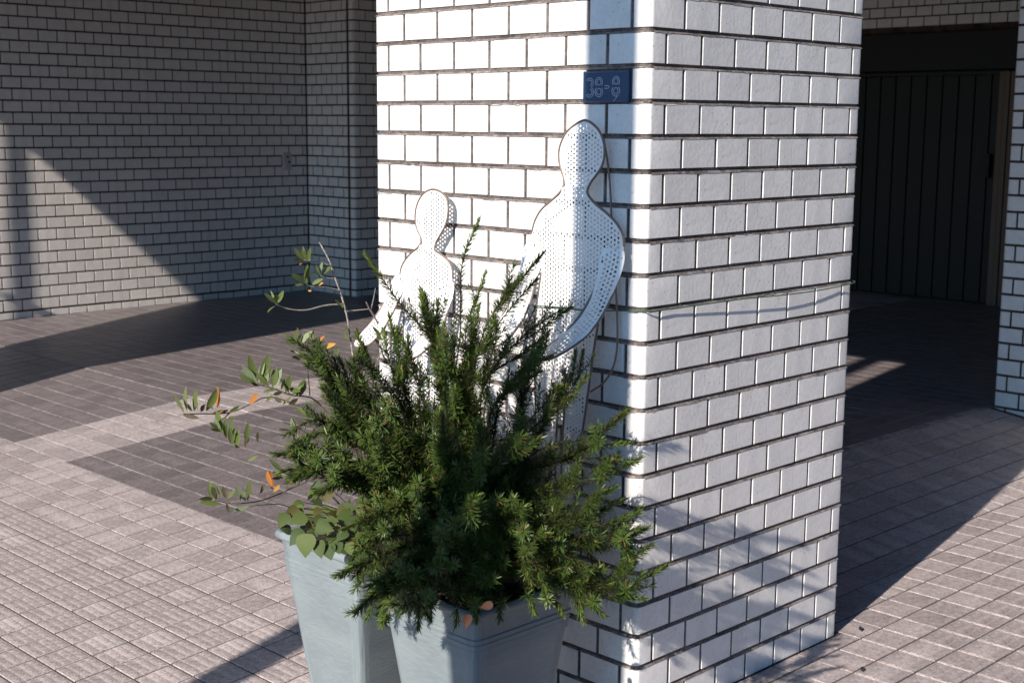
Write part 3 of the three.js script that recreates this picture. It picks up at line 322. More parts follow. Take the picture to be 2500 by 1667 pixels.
// things outside the picture whose shadows fall into it
function post(x, z, side, h, label) { const o = thing('steel_post', label, 'post', 'steel posts along the kerb'); o.position.set(x, H(x, z), z); mesh('shaft', box(-side / 2, side / 2, 0, h, -side / 2, side / 2), M.steel, o); mesh('base_plate', box(-side * 0.9, side * 0.9, 0, 0.012, -side * 0.9, side * 0.9), M.steel, o); mesh('cap', box(-side * 0.55, side * 0.55, h, h + 0.02, -side * 0.55, side * 0.55), M.steel, o); o.rotation.y = 0.2; return o; }
post(-2.46, 0.40, 0.137, 4.4, 'steel post whose shadow falls down the right of the sunlit pillar face');
post(-2.95, -0.43, 0.122, 4.4, 'steel post whose shadow crosses the paving beside the left pot');
{
  const o = thing('downpipe', 'thin pipe whose shadow stands on the left of the tiled wall', 'pipe'); o.position.set(-0.3, 0, -5.835);
  mesh('pipe', new THREE.CylinderGeometry(0.0165, 0.0165, 2.9, 16).translate(0, 1.35, 0), M.steel, o); mesh('bracket', box(-0.025, 0.025, 1.2, 1.23, -0.025, 0.05), M.steel, o);
  const s = thing('shadow_panel', 'unseen panel cut with a slanting edge to cast the shadow on the back wall', 'wall'); s.position.set(-1, 0, 0);
  const sh = new THREE.Shape([[-4.0, -0.3], [-4.0, 3.3], [-6.09, 3.3], [-4.06, -0.2]].map(([z, y]) => new THREE.Vector2(-z, y)));  // made-up outline, shaped to cast the floor band and slanting wall shadow
  const e = new THREE.ExtrudeGeometry(sh, { depth: 0.1, bevelEnabled: false }); e.rotateY(Math.PI / 2); mesh('panel', worldUV(e), M.render, s);
}

// ---------------------------------------------------------------- address plate and wires on the pillar
{
  const g = thing('address_plate', 'blue tile plate engraved 38-8 near the top of the pillar', 'sign'); g.position.set(-0.002, 1.3545, -0.1095); g.rotation.y = -Math.PI / 2;
  mesh('plate', flatTile(0.1235, 0.0635, 0.012, 0.003), M.blue, g).position.z = 0.006;
  const ring = (cx, cy, r) => Array.from({ length: 17 }, (_, k) => [cx + r * Math.cos(k / 16 * 2 * Math.PI), cy + r * 1.05 * Math.sin(k / 16 * 2 * Math.PI)]);
  const arc = (cx, cy, r, a0, a1) => Array.from({ length: 13 }, (_, k) => { const a = (a0 + (a1 - a0) * k / 12) * Math.PI / 180; return [cx + r * Math.cos(a), cy + r * Math.sin(a)]; });
  const line = (pts, name) => mesh(name, tube(pts.map(([x, y]) => V(x, y, 0.0064)), 0.001, 0.001, 5, pts.length * 2), M.blueLine, g);
  const eight = (x, y) => { for (const [dy, r] of [[0.0095, 0.0095], [0.0095, 0.0055], [-0.0095, 0.0105], [-0.0095, 0.006]]) line(r > 0.009 ? arc(x, y + dy, r, dy > 0 ? -45 : -225, dy > 0 ? 225 : 45) : ring(x, y + dy, r), 'digit_eight'); };
  line(arc(-0.040, 0.0085, 0.0095, -60, 150), 'digit_three'); line(arc(-0.040, -0.0105, 0.0105, -150, 65), 'digit_three'); line(arc(-0.040, 0.0085, 0.0055, -75, 140), 'digit_three'); line(arc(-0.040, -0.0105, 0.0062, -150, 80), 'digit_three');
  eight(-0.015, 0); line([[0.0005, 0.002], [0.009, 0.002], [0.0135, -0.0005], [0.009, -0.003], [0.0005, -0.003]], 'hyphen');
  eight(0.031, 0.001); line([[0.041, -0.013], [0.035, -0.02], [0.025, -0.029]], 'tail_stroke');
}
{
  const pts = [[-0.012, 0.888, -0.40], [-0.02, 0.891, -0.337], [-0.045, 0.894, -0.27], [-0.048, 0.897, -0.18], [-0.042, 0.899, -0.11], [-0.012, 0.901, -0.05], [-0.004, 0.903, -0.006], [0.006, 0.903, 0.004], [0.08, 0.901, 0.007], [0.163, 0.903, 0.009], [0.309, 0.902, 0.013], [0.466, 0.898, 0.014], [0.60, 0.896, 0.011], [0.705, 0.899, 0.007], [0.80, 0.904, 0.003], [0.80, 0.906, -0.12]];
  const r = rng(5); single('garden_wire', tube(pts.map(([x, y, z]) => V(x, y + (r() - 0.5) * 0.003, z)), 0.0014, 0.0014, 6, 160), M.greenWire, 'thin green wire tied round the pillar at waist height', 'wire');
}

// ---------------------------------------------------------------- perforated sheet-metal figures
// fills a flat outline (u, v) with hexagonal cells, each with a hole, and maps them into space
function perforated(outline, map, a = 0.0095, hole = 0.003, thick = 0.0014, phase = 0) {
  const sm = new THREE.CatmullRomCurve3(outline.map(([u, v]) => V(u, v, 0)), true, 'centripetal').getSpacedPoints(260).map((p) => [p.x, p.y]);
  const inside = (x, y) => { let c = false; for (let i = 0, j = sm.length - 1; i < sm.length; j = i++) { const [xi, yi] = sm[i], [xj, yj] = sm[j]; if (yi > y !== yj > y && x < (xj - xi) * (y - yi) / (yj - yi) + xi) c = !c; } return c; };
  const near = (x, y) => { let b = 1e9, q = [x, y]; for (let i = 0, j = sm.length - 1; i < sm.length; j = i++) { const [ax, ay] = sm[j], [bx, by] = sm[i], dx = bx - ax, dy = by - ay, l = dx * dx + dy * dy; const t = l ? Math.max(0, Math.min(1, ((x - ax) * dx + (y - ay) * dy) / l)) : 0, px = ax + dx * t, py = ay + dy * t, d = (px - x) ** 2 + (py - y) ** 2; if (d < b) { b = d; q = [px, py]; } } return [Math.sqrt(b), q]; };
  let u0 = 9, u1 = -9, v0 = 9, v1 = -9; for (const [u, v] of sm) { u0 = Math.min(u0, u); u1 = Math.max(u1, u); v0 = Math.min(v0, v); v1 = Math.max(v1, v); }
  const pos = [], idx = [], R = a / Math.sqrt(3), cw = a * Math.sqrt(3) / 2;
  const put = (u, v, back) => { const e = 1e-3, p = map(u, v), n = V(0, 0, 0).crossVectors(map(u + e, v).sub(p), map(u, v + e).sub(p)).normalize(); p.addScaledVector(n, back ? -thick : 0); pos.push(p.x, p.y, p.z); return pos.length / 3 - 1; };
  for (let i = 0, u = u0 - a; u < u1 + a; i++, u += cw) for (let v = v0 - a + (i % 2 ? a / 2 : 0) + phase; v < v1 + a; v += a) {
    const inC = inside(u, v), hex = [0, 1, 2, 3, 4, 5].map((k) => [u + R * Math.cos(k * Math.PI / 3), v + R * Math.sin(k * Math.PI / 3)]), inn = hex.map(([x, y]) => inside(x, y));
    if (!inC && !inn.some(Boolean)) continue;
    const pts = hex.map(([x, y], k) => (inn[k] ? [x, y] : near(x, y)[1])), withHole = inC && inn.every(Boolean) && near(u, v)[0] > R * 1.25;
    const F = pts.map(([x, y]) => put(x, y, 0)), B = pts.map(([x, y]) => put(x, y, 1));
    if (withHole) {
      const hp = [0, 1, 2, 3, 4, 5].map((k) => [u + hole * Math.cos(k * Math.PI / 3), v + hole * Math.sin(k * Math.PI / 3)]), f = hp.map(([x, y]) => put(x, y, 0)), b = hp.map(([x, y]) => put(x, y, 1));
      for (let k = 0; k < 6; k++) { const n = (k + 1) % 6; idx.push(F[k], F[n], f[n], F[k], f[n], f[k], B[n], B[k], b[k], B[n], b[k], b[n], f[k], f[n], b[n], f[k], b[n], b[k]); }
    } else { const c = inC ? [u, v] : near(u, v)[1], fc = put(c[0], c[1], 0), bc = put(c[0], c[1], 1); for (let k = 0; k < 6; k++) { const n = (k + 1) % 6; idx.push(F[k], F[n], fc, B[n], B[k], bc); if (!inn[k] || !inn[n]) idx.push(F[k], B[k], F[n], F[n], B[k], B[n]); } }
  }
  const g = new THREE.BufferGeometry(); g.setAttribute('position', new THREE.Float32BufferAttribute(pos, 3)); g.setIndex(idx); const f = g.toNonIndexed(); f.computeVertexNormals(); return f;
}
function figure(name, label, o) {
  const g = thing(name, label, 'sculpture'); g.position.set(0, 0, o.zc);
  // (u, v) = (distance along the wall, height); the sheet bows out a little between its edges
  const bow = (u, v) => -0.03 - o.bow * Math.max(0, 1 - (u / o.half) ** 2) * (v < o.neck ? 1 : 0.35), map = (u, v) => V(bow(u, v), v, u);
  mesh('body', perforated(o.body.map(([z, y]) => [z - o.zc, y]), map), M.sheet, g);
  const rim = (pts, closed, off = 0.0005) => { const c = new THREE.CatmullRomCurve3(pts.map(([u, v]) => { const p = map(u, v); p.x += off; return p; }), closed, 'centripetal'); return new THREE.TubeGeometry(c, pts.length * 6, 0.0027, 6, closed); };
  const loc = o.body.map(([z, y]) => [z - o.zc, y]), at = (z) => o.body.findIndex((q) => q[0] === z[0] && q[1] === z[1]), [a0, a1, b0, b1] = o.gaps.map(at);   // the wire is open where an arm leaves the shoulder
  mesh('rim_wire', rim([...loc.slice(b1), ...loc.slice(0, a0 + 1)], false), M.wire, g); mesh('rim_wire', rim(loc.slice(a1, b0 + 1), false), M.wire, g);
  for (const a of o.arms) {   // an arm is a strip that leaves the shoulder in the sheet and bends forward below the elbow
    const path = new THREE.CatmullRomCurve3(a.path.map(([x, y, z]) => V(x, y, z - o.zc)), false, 'centripetal'), L = path.getLength(), across = V(0.35, 0.0, 1).normalize();
    const amap = (u, v) => { const t = Math.max(0, Math.min(1, v / L)), p = path.getPointAt(t); return p.addScaledVector(across, u).add(V(-0.012 * (1 - Math.min(1, Math.abs(u) / 0.04) ** 2) * (t > 0.3 ? 1 : t / 0.3), 0, 0)); };
    const w = a.w, out = [[-w[0], 0.002], [w[0], 0.002], [w[1], L * 0.33], [w[2], L * 0.66], [w[3], L * 0.93], [w[3] * 0.5, L - 0.001], [-w[3] * 0.5, L - 0.001], [-w[3], L * 0.93], [-w[2], L * 0.66], [-w[1], L * 0.33]];
    mesh('arm', perforated(out, amap, 0.0095, 0.003, 0.0014, 0.003), M.sheet, g);
    const edge = [...out.slice(1), out[0]]; edge[0] = [w[0], L * 0.06]; edge[edge.length - 1] = [-w[0], L * 0.06];
    const c = new THREE.CatmullRomCurve3(edge.map(([u, v]) => amap(u, v).add(V(0.0005, 0, 0))), false, 'centripetal'); mesh('rim_wire', new THREE.TubeGeometry(c, 70, 0.0025, 6, false), M.wire, g);
  }
  for (const s of o.struts) mesh('strut', tube(s.map(([x, y, z]) => V(x, y, z - o.zc)), 0.0023, 0.0023, 6, 40), M.wire, g);
  return g;
}
{
  const big = [[-0.137, 1.287], [-0.169, 1.276], [-0.192, 1.259], [-0.209, 1.228], [-0.209, 1.202], [-0.201, 1.18], [-0.193, 1.16], [-0.195, 1.141], [-0.22, 1.122], [-0.256, 1.099], [-0.277, 1.075], [-0.289, 1.048], [-0.283, 1.02], [-0.262, 1.005], [-0.254, 0.965], [-0.266, 0.90], [-0.276, 0.83], [-0.274, 0.76], [-0.268, 0.64], [-0.257, 0.45], [-0.254, 0.36], [-0.250, 0.33], [-0.208, 0.33], [-0.204, 0.36], [-0.203, 0.45], [-0.200, 0.62], [-0.193, 0.70], [-0.184, 0.735], [-0.176, 0.70], [-0.180, 0.62], [-0.186, 0.45], [-0.187, 0.36], [-0.184, 0.33], [-0.152, 0.33], [-0.150, 0.36], [-0.146, 0.45], [-0.132, 0.608], [-0.124, 0.644], [-0.113, 0.714], [-0.104, 0.778], [-0.096, 0.83], [-0.086, 0.89], [-0.079, 0.96], [-0.070, 1.0], [-0.045, 1.015], [-0.030, 1.035], [-0.033, 1.059], [-0.046, 1.079], [-0.068, 1.098], [-0.093, 1.114], [-0.112, 1.128], [-0.122, 1.142], [-0.12, 1.161], [-0.106, 1.176], [-0.092, 1.194], [-0.085, 1.216], [-0.088, 1.244], [-0.103, 1.269]];
  figure('perforated_figure', 'taller white perforated sheet-metal figure leaning on the pillar', { zc: -0.165, half: 0.14, bow: 0.014, neck: 1.15, body: big, gaps: [[-0.289, 1.048], [-0.254, 0.965], [-0.079, 0.96], [-0.030, 1.035]],
    arms: [{ path: [[-0.036, 1.03, -0.052], [-0.042, 0.98, -0.054], [-0.046, 0.935, -0.066], [-0.062, 0.885, -0.084], [-0.105, 0.838, -0.112], [-0.152, 0.806, -0.132]], w: [0.021, 0.022, 0.025, 0.022] }, { path: [[-0.036, 1.03, -0.270], [-0.042, 0.98, -0.276], [-0.048, 0.93, -0.286], [-0.062, 0.885, -0.294], [-0.095, 0.845, -0.298], [-0.130, 0.812, -0.296]], w: [0.021, 0.022, 0.025, 0.020] }],
    struts: [[[-0.02, 1.25, -0.099], [-0.014, 1.2, -0.092], [-0.012, 1.15, -0.086], [-0.012, 1.1, -0.082], [-0.012, 1.017, -0.072], [-0.014, 0.958, -0.065], [-0.016, 0.899, -0.058], [-0.016, 0.823, -0.056], [-0.016, 0.778, -0.067], [-0.018, 0.744, -0.091], [-0.026, 0.723, -0.119]], [[-0.033, 0.45, -0.232], [-0.035, 0.2, -0.235], [-0.036, -0.03, -0.24]], [[-0.033, 0.45, -0.172], [-0.035, 0.2, -0.20], [-0.036, -0.03, -0.215]]] });
  const small = [[-0.609, 1.128], [-0.638, 1.119], [-0.658, 1.1], [-0.669, 1.076], [-0.67, 1.049], [-0.66, 1.027], [-0.648, 1.011], [-0.651, 0.993], [-0.673, 0.98], [-0.702, 0.959], [-0.723, 0.934], [-0.727, 0.91], [-0.712, 0.895], [-0.706, 0.86], [-0.712, 0.79], [-0.714, 0.70], [-0.705, 0.55], [-0.697, 0.36], [-0.692, 0.33], [-0.657, 0.33], [-0.653, 0.36], [-0.652, 0.50], [-0.645, 0.60], [-0.640, 0.62], [-0.634, 0.60], [-0.630, 0.50], [-0.630, 0.36], [-0.627, 0.33], [-0.597, 0.33], [-0.592, 0.36], [-0.582, 0.55], [-0.570, 0.70], [-0.572, 0.79], [-0.575, 0.86], [-0.570, 0.90], [-0.556, 0.91], [-0.542, 0.927], [-0.544, 0.95], [-0.556, 0.968], [-0.577, 0.981], [-0.596, 0.99], [-0.6, 1.004], [-0.589, 1.019], [-0.57, 1.044], [-0.561, 1.064], [-0.558, 1.09], [-0.563, 1.108], [-0.577, 1.121]];
  figure('perforated_figure', 'shorter white perforated sheet-metal figure on the left, against the pillar', { zc: -0.64, half: 0.11, bow: 0.012, neck: 1.0, body: small, gaps: [[-0.727, 0.91], [-0.706, 0.86], [-0.575, 0.86], [-0.542, 0.927]],
    arms: [{ path: [[-0.036, 0.92, -0.558], [-0.040, 0.88, -0.556], [-0.045, 0.845, -0.562], [-0.06, 0.80, -0.575], [-0.09, 0.765, -0.585], [-0.12, 0.745, -0.59]], w: [0.017, 0.018, 0.021, 0.017] }, { path: [[-0.036, 0.92, -0.716], [-0.042, 0.88, -0.728], [-0.047, 0.85, -0.738], [-0.065, 0.815, -0.748], [-0.098, 0.782, -0.754], [-0.132, 0.755, -0.752]], w: [0.017, 0.018, 0.022, 0.022] }],
    struts: [[[-0.033, 0.45, -0.675], [-0.035, -0.03, -0.675]], [[-0.033, 0.45, -0.61], [-0.035, -0.03, -0.61]]] });
}

// ---------------------------------------------------------------- pots
function squareRing(half, y, n = 96, e = 0.13) { const out = []; for (let k = 0; k < n; k++) { const a = k / n * 2 * Math.PI, c = Math.cos(a), s = Math.sin(a); out.push([Math.sign(c) * Math.abs(c) ** e * half, y, Math.sign(s) * Math.abs(s) ** e * half]); } return out; }
function loft(rings) { const n = rings[0].length, pos = [], uv = [], idx = []; rings.forEach((r) => { for (let k = 0; k <= n; k++) { const p = r[k % n]; pos.push(...p); uv.push(k / n * 1.1, p[1]); } }); for (let j = 0; j < rings.length - 1; j++) for (let k = 0; k < n; k++) { const a = j * (n + 1) + k, b = a + n + 1; idx.push(a, b, a + 1, a + 1, b, b + 1); } const g = new THREE.BufferGeometry(); g.setAttribute('position', new THREE.Float32BufferAttribute(pos, 3)); g.setAttribute('uv', new THREE.Float32BufferAttribute(uv, 2)); g.setIndex(idx); return toCreasedNormals(g, 0.5); }
function pot(x, z, label, emblem) {
  const g = thing('square_pot', label, 'plant pot', 'pale square pots in front of the pillar'), y0 = H(x, z) + 0.002; g.position.set(x, y0, z);
  const top = 0.39 - y0, half = (y) => 0.088 + (0.143 - 0.088) * y / top, prof = [[half(0) - 0.012, 0.0], [half(0), 0.006]];
  for (const y of [0.03, 0.04, 0.1, 0.2, 0.26]) prof.push([half(y), y]);
  for (const gy of [top - 0.088, top - 0.077, top - 0.066]) for (const [dy, d] of [[-0.0042, 0], [-0.002, -0.0028], [0.002, -0.0028], [0.0042, 0]]) prof.push([half(gy + dy) - d, gy + dy]);
  prof.push([half(top - 0.02), top - 0.02]);
  mesh('wall', loft(prof.map(([h, y]) => squareRing(h, y))), M.zinc, g);
  const rim = []; for (let k = 0; k <= 10; k++) { const a = (-100 + 280 * k / 10) * Math.PI / 180; rim.push([half(top) + 0.001 + 0.0075 * Math.cos(a), top - 0.011 + 0.0095 * Math.sin(a)]); }
  rim.push([half(top) - 0.009, top - 0.10]);
  mesh('rim', loft(rim.map(([h, y]) => squareRing(h, y))), M.zinc, g);
  const s = new THREE.Shape(squareRing(half(top) - 0.0095, 0, 40).map((p) => new THREE.Vector2(p[0], p[2]))), sg = new THREE.ShapeGeometry(s); sg.rotateX(-Math.PI / 2); mesh('soil', worldUV(sg), M.soil, g).position.y = top - 0.035;
  if (emblem) { const x1 = -half(0.19) - 0.0004, em = []; for (const pts of [[[0.045, 0.0], [0.03, -0.006], [0.012, -0.006], [-0.002, 0.002], [-0.010, 0.012]], [[0.036, 0.008], [0.028, 0.013], [0.020, 0.008], [0.026, 0.001], [0.034, 0.003]], [[0.018, 0.012], [0.010, 0.018], [0.002, 0.013]]]) em.push(tube(pts.map(([zz, yy]) => V(x1, 0.185 + yy, zz + 0.05)), 0.0006, 0.0006, 4, 16)); mesh('emblem', mergeGeometries(em), M.wire, g); }
  return g;
}
pot(-0.34, -0.13, 'pale square tapered pot with the dark rosemary, nearer the pillar corner', true);
pot(-0.30, -0.53, 'pale square tapered pot on the left with trailing leaves over its rim', false);

// ---------------------------------------------------------------- rosemary
{
  const g = thing('rosemary_bush', 'dense dark green rosemary bush in the right-hand pot', 'shrub'), r = rng(404); const root = V(-0.34, 0.36, -0.13); g.position.copy(root);
  const clear = (p) => { if (p.z < 0.025 && p.z > -0.9 && p.x > -0.05) p.x = -0.05 - r() * 0.02; return p; };
  // needles of one shoot: narrow blades round the stem, closing into a tuft at the tip
  function needles(curve, nl, bare, dens, out) {
    const L = curve.getLength(), n = Math.max(6, Math.round(L * (1 - bare) / 0.0015 * dens)), tint = r();
    for (let i = 0; i < n; i++) {
      const f = bare + (1 - bare) * (i + r()) / n; if (f > 1) continue; const p = curve.getPointAt(Math.min(1, f)), t = curve.getTangentAt(Math.min(1, f)).normalize();
      const up = Math.abs(t.y) < 0.9 ? V(0, 1, 0) : V(1, 0, 0), e1 = V(0, 0, 0).crossVectors(t, up).normalize(), e2 = V(0, 0, 0).crossVectors(t, e1);
      for (let k = 0; k < 3; k++) {
        const a = i * 2.4 + k * 2.094 + r() * 0.9, rad = e1.clone().multiplyScalar(Math.cos(a)).addScaledVector(e2, Math.sin(a)), tipness = Math.max(0, (f - 0.86) / 0.14), open = (1.25 - 0.8 * tipness) + (r() - 0.5) * 0.55;
        const d = t.clone().multiplyScalar(Math.cos(open)).addScaledVector(rad, Math.sin(open)), len = nl * (0.7 + 0.45 * r()) * (1 - 0.25 * tipness), w = 0.00098 * (0.8 + 0.5 * r());
        const side = V(0, 0, 0).crossVectors(d, rad.clone().addScaledVector(t, 0.3)).normalize(), bend = t.clone().multiplyScalar(len * 0.10 * (r() - 0.2)).add(V(0, -len * 0.06, 0));
        const b = p, m = p.clone().addScaledVector(d, len * 0.55).add(bend), q = p.clone().addScaledVector(d, len).addScaledVector(bend, 0.6);
        const A = b.clone().addScaledVector(side, -w * 0.6), B = b.clone().addScaledVector(side, w * 0.6), C = m.clone().addScaledVector(side, -w), E = m.clone().addScaledVector(side, w), F = q.clone().addScaledVector(side, -w * 0.35), G = q.clone().addScaledVector(side, w * 0.35);
        for (const v of [A, B, E, A, E, C, C, E, G, C, G, F]) out.p.push(v.x - root.x, v.y - root.y, v.z - root.z);
        const l = 0.35 * tint + 0.65 * r(), y = tipness * 0.5 * r(), old = r() > 0.95 ? 1 : 0, col = old ? [0.13, 0.075, 0.03] : [0.026 + 0.05 * l + 0.055 * y, 0.052 + 0.068 * l + 0.06 * y, 0.012 + 0.014 * l]; for (let v = 0; v < 12; v++) out.c.push(...col);
      }
    }
  }
  function shoot(pts, nl, bare, dens = 1, r0 = 0.0024, laterals = 0) {
    const P = pts.map((p, i) => { const v = p.isVector3 ? p.clone() : V(...p); return clear(i && i < pts.length - 1 ? v.add(V(r() - 0.5, r() - 0.5, r() - 0.5).multiplyScalar(0.018)) : v); }), curve = new THREE.CatmullRomCurve3(P, false, 'centripetal'), out = { p: [], c: [] };
    needles(curve, nl, bare, dens, out); const stems = [tube(P.map((p) => p.clone().sub(root)), r0, 0.0007, 5)];
    for (let k = 0; k < laterals; k++) { const f = bare * 0.7 + (0.92 - bare * 0.7) * r(), p = curve.getPointAt(f), t = curve.getTangentAt(f), d = V(r() - 0.5, r() - 0.25, r() - 0.5).normalize().multiplyScalar(0.8).add(t).normalize(), l = 0.022 + 0.06 * r() * r() + 0.012 * r(), q = [p, p.clone().addScaledVector(d, l * 0.5), p.clone().addScaledVector(d, l * 0.9).add(V((r() - 0.5) * 0.016, 0.004 + 0.012 * r(), (r() - 0.5) * 0.016))].map(clear); needles(new THREE.CatmullRomCurve3(q), nl * 0.9, 0.1, dens, out); stems.push(tube(q.map((v) => v.clone().sub(root)), 0.0011, 0.0005, 4)); }
    const geo = new THREE.BufferGeometry(); geo.setAttribute('position', new THREE.Float32BufferAttribute(out.p, 3)); geo.setAttribute('color', new THREE.Float32BufferAttribute(out.c, 3)); geo.computeVertexNormals();
    mesh('stem', mergeGeometries(stems), M.stem, mesh('shoot', geo, M.needle, g));
  }
  // every measured shoot, each with two neighbours that grow beside it
  for (const s of SHOOTS) for (let copy = 0; copy < 3; copy++) {
    const thin = s[5] > 0.5, right = s[3][2] > 0.0; if (copy && (thin || (right && (copy > 1 || r() > 0.5)))) continue;
    const off = copy ? V(r() - 0.5, r() - 0.6, r() - 0.5).multiplyScalar(0.06) : V(0, 0, 0), back = copy ? 0.75 + 0.25 * r() : 1;
    const pts = s.slice(0, 4).map((p, i, a) => V(...a[0]).lerp(V(...p), back).addScaledVector(off, i / 3)), nl = s[4] / 1000, bare = s[5];
    const base = pts[0].clone(), from = V(root.x + (r() - 0.5) * 0.10, 0.36, root.z + (r() - 0.5) * 0.10), low = pts.every((p) => p.y < 0.62);
    const mid = from.clone().lerp(base, 0.55).add(V(0, low ? 0.03 : 0.0, 0)); mid.y = Math.max(mid.y, 0.43);
    shoot([from, mid, ...pts], nl * 1.2, thin ? 0.7 : 0.26 + 0.5 * bare, 1, thin ? 0.0035 : 0.003, thin ? 2 : copy ? 7 : 11);
  }
  // drooping skirt over the rim
  for (let k = 0; k < 46; k++) {
    const a = r() * 2 * Math.PI, c = Math.cos(a), s = Math.sin(a), q = 0.10 + 0.05 * r(), from = V(root.x + c * 0.05, 0.37, root.z + s * 0.05), y = 0.40 + 0.05 * r();
    shoot([from, V(root.x + c * q * 0.8, y, root.z + s * q * 0.8), V(root.x + c * (q + 0.05), y + 0.01, root.z + s * (q + 0.05)), V(root.x + c * (q + 0.085), y - 0.03 - 0.05 * r(), root.z + s * (q + 0.085))], 0.02 + 0.004 * r(), 0.25, 0.9, 0.0018, 3);
  }
  // shorter shoots that fill the body of the bush
  for (let k = 0; k < 190; k++) {
    const a = r() * 2 * Math.PI, e = 0.1 + 0.85 * r(), rr = 0.55 + 0.4 * r(), dir = V(Math.cos(a) * Math.cos(e), Math.sin(e), Math.sin(a) * Math.cos(e));
    const tip = V(-0.38 + dir.x * 0.23 * rr, 0.43 + dir.y * 0.42 * rr, -0.15 + dir.z * 0.25 * rr); clear(tip);
    const from = V(root.x + (r() - 0.5) * 0.1, 0.37, root.z + (r() - 0.5) * 0.1), mid = from.clone().lerp(tip, 0.5).add(V((r() - 0.5) * 0.05, -0.02 + r() * 0.05, (r() - 0.5) * 0.05));
    shoot([from, mid, tip.clone().lerp(mid, 0.4).add(V((r() - 0.5) * 0.03, 0, (r() - 0.5) * 0.03)), tip], 0.020 + 0.005 * r(), 0.3, 0.9, 0.0022, 5);
  }
}

// ---------------------------------------------------------------- olive-like shrub and ground cover in the left pot
function leafShape(outline, fold, curl) {   // unit leaf along +y, faces +z
  const pos = [], uv = [], idx = []; outline.forEach(([y, w]) => { const z = -curl * y * y; pos.push(-w, y, z + fold * w, 0, y, z, w, y, z + fold * w); uv.push(0, y, 0.5, y, 1, y); });
  for (let i = 0; i < outline.length - 1; i++) { const a = 3 * i; idx.push(a, a + 1, a + 4, a, a + 4, a + 3, a + 1, a + 2, a + 5, a + 1, a + 5, a + 4); }
  const g = new THREE.BufferGeometry(); g.setAttribute('position', new THREE.Float32BufferAttribute(pos, 3)); g.setAttribute('uv', new THREE.Float32BufferAttribute(uv, 2)); g.setIndex(idx); g.computeVertexNormals(); return g;
}
const lance = [[0, 0.006], [0.1, 0.035], [0.25, 0.075], [0.45, 0.105], [0.65, 0.1], [0.82, 0.068], [0.94, 0.03], [1, 0.003]];
const heart = [[0, 0.012], [0.03, 0.2], [0.1, 0.33], [0.22, 0.42], [0.38, 0.43], [0.55, 0.37], [0.72, 0.26], [0.87, 0.12], [0.96, 0.04], [1, 0.004]];
const lanceG = [leafShape(lance, 0.35, 0.06), leafShape(lance, 0.2, -0.08), leafShape(lance, 0.5, 0.14)], heartG = [leafShape(heart, 0.18, 0.16), leafShape(heart, 0.35, 0.05), leafShape(heart, 0.08, 0.3)];
function setLeaf(m, a, b, face, scaleW) { const y = b.clone().sub(a), L = y.length(); y.normalize(); let z = face.clone().addScaledVector(y, -face.dot(y)).normalize(); const x = V(0, 0, 0).crossVectors(y, z); m.matrix.makeBasis(x, y, z); m.quaternion.setFromRotationMatrix(m.matrix); m.position.copy(a); m.scale.set(L * scaleW, L, L); }
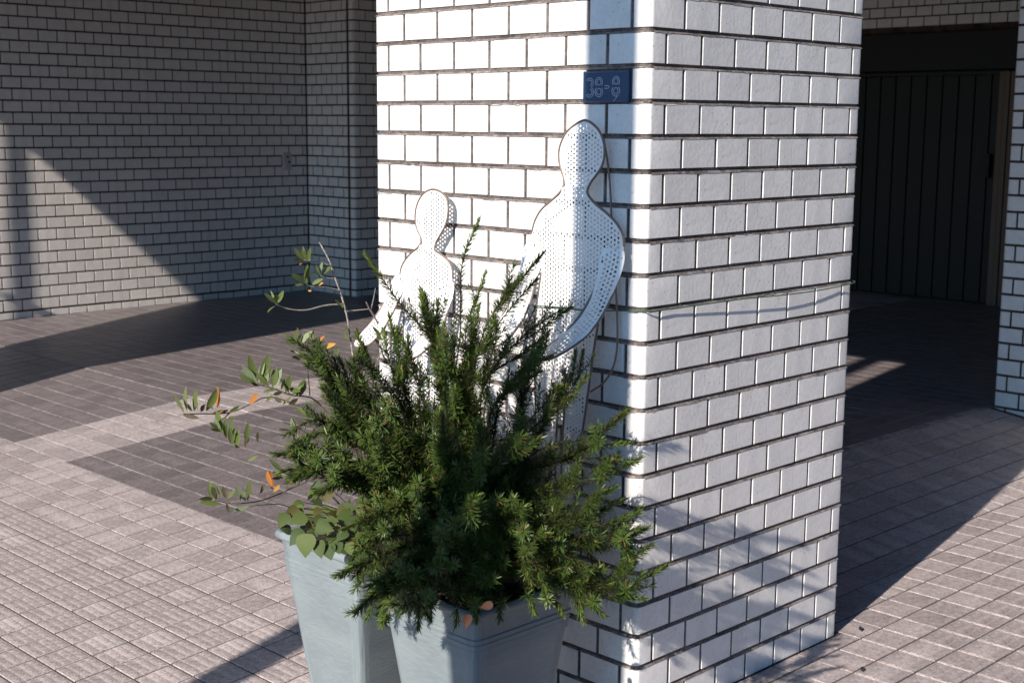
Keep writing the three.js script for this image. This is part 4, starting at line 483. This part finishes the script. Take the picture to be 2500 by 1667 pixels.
{
  const g = thing('olive_shrub', 'sparse shrub with pale twigs and narrow leaves in the left pot', 'shrub'), r = rng(505), root = V(-0.30, 0.36, -0.53); g.position.copy(root);
  for (const [nm, rad, ...pts] of TWIGS) { const pale = /main|a|b|c|d|e|^m|j/.test(nm); const P = pts.map((p) => V(...p).sub(root)); if (/^(main|f|g|i|k|m|n)$/.test(nm)) P.unshift(V((r() - 0.5) * 0.06, 0.0, (r() - 0.5) * 0.06)); mesh(nm === 'main' ? 'trunk' : 'twig', tube(P, rad * 0.0009 + 0.0004, rad * 0.0004 + 0.0004, 6), pale ? M.paleTwig : M.brownTwig, g); }
  for (const [ax, ay, az, bx, by, bz, c] of LEAVES) { const m = mesh('leaf', lanceG[(r() * 3) | 0], LEAF[c][(r() * LEAF[c].length) | 0], g), a = V(ax, ay, az).sub(root), b = V(bx, by, bz).sub(root); b.add(V(r() - 0.5, r() - 0.5, r() - 0.5).multiplyScalar(0.012)); setLeaf(m, a, b, V(-0.9 + 1.6 * (r() - 0.5), 0.5 * r(), 0.7 + 1.4 * (r() - 0.5)).normalize(), 1.05 + 0.5 * r()); }
  const h = thing('trailing_plant', 'heart-leaved plant spilling over the rim of the left pot', 'plant'); h.position.copy(root);
  HEARTS.forEach(([ax, ay, az, bx, by, bz], i) => {
    const a = V(ax, ay, az).sub(root), b = V(bx, by, bz).sub(root).lerp(a, 0.12), m = mesh('leaf', heartG[(r() * 3) | 0], HEART[(r() * 4) | 0], h); setLeaf(m, a, b, V(-0.75 + 0.7 * (r() - 0.5), 0.45 + 0.6 * r(), 0.55 + 0.7 * (r() - 0.5)).normalize(), 0.85 + 0.25 * r());
    mesh('stalk', tube([V((r() - 0.5) * 0.12, 0.0, (r() - 0.5) * 0.12), a.clone().multiplyScalar(0.6).add(V(0, 0.02, 0)), a], 0.0011, 0.0008, 5), M.brownTwig, h);
  });
  for (let k = 0; k < 46; k++) { const x = (r() - 0.5) * 0.24, z = (r() - 0.5) * 0.24, a = V(x, 0.02 + 0.055 * r(), z), b = a.clone().add(V(x * 0.25 + (r() - 0.5) * 0.05, (r() - 0.55) * 0.035, z * 0.25 + (r() - 0.5) * 0.05)).sub(a).normalize().multiplyScalar(0.032 + 0.016 * r()).add(a), m = mesh('leaf', heartG[(r() * 3) | 0], HEART[(r() * 4) | 0], h); setLeaf(m, a, b, V(-0.4 + (r() - 0.5), 0.9, 0.3 + (r() - 0.5)).normalize(), 0.95 + 0.25 * r()); mesh('stalk', tube([V(x * 0.5, -0.01, z * 0.5), V(x * 0.8, 0.02, z * 0.8), a], 0.001, 0.0007, 4), M.brownTwig, h); }
}
// dead leaves
{
  const r = rng(66), red = [leafMat(0.10, 0.016, 0.013, 0.1), leafMat(0.11, 0.028, 0.015, 0.1), leafMat(0.04, 0.015, 0.009, 0.05)];
  for (const [x, y, z, c, l] of DEAD) { const a = V(x, y, z), b = a.clone().add(V(r() - 0.5, -0.6 * r(), r() - 0.5).normalize().multiplyScalar(0.026)), m = single('dead_leaf', heartG[(r() * 3) | 0], red[c], l, 'leaf', c < 2 ? 'red dead leaves in the rosemary pot' : 'brown dead leaves on the rim of the rosemary pot'); setLeaf(m, a, b, V(-0.7, 0.5, 0.6), 0.7); }
  for (const [x, z, l] of [[0.848, 0.037, 'small dark leaf scrap on the paving, nearer the pillar'], [0.618, 0.18, 'small dark leaf scrap on the paving at the bottom edge']]) { const m = single('leaf_scrap', lanceG[2], M.dark, l, 'leaf scrap'); setLeaf(m, V(x, 0.006, z), V(x + 0.022, 0.012, z - 0.012), V(0, 1, 0), 1.6); }
}
renderer.render(scene, camera);
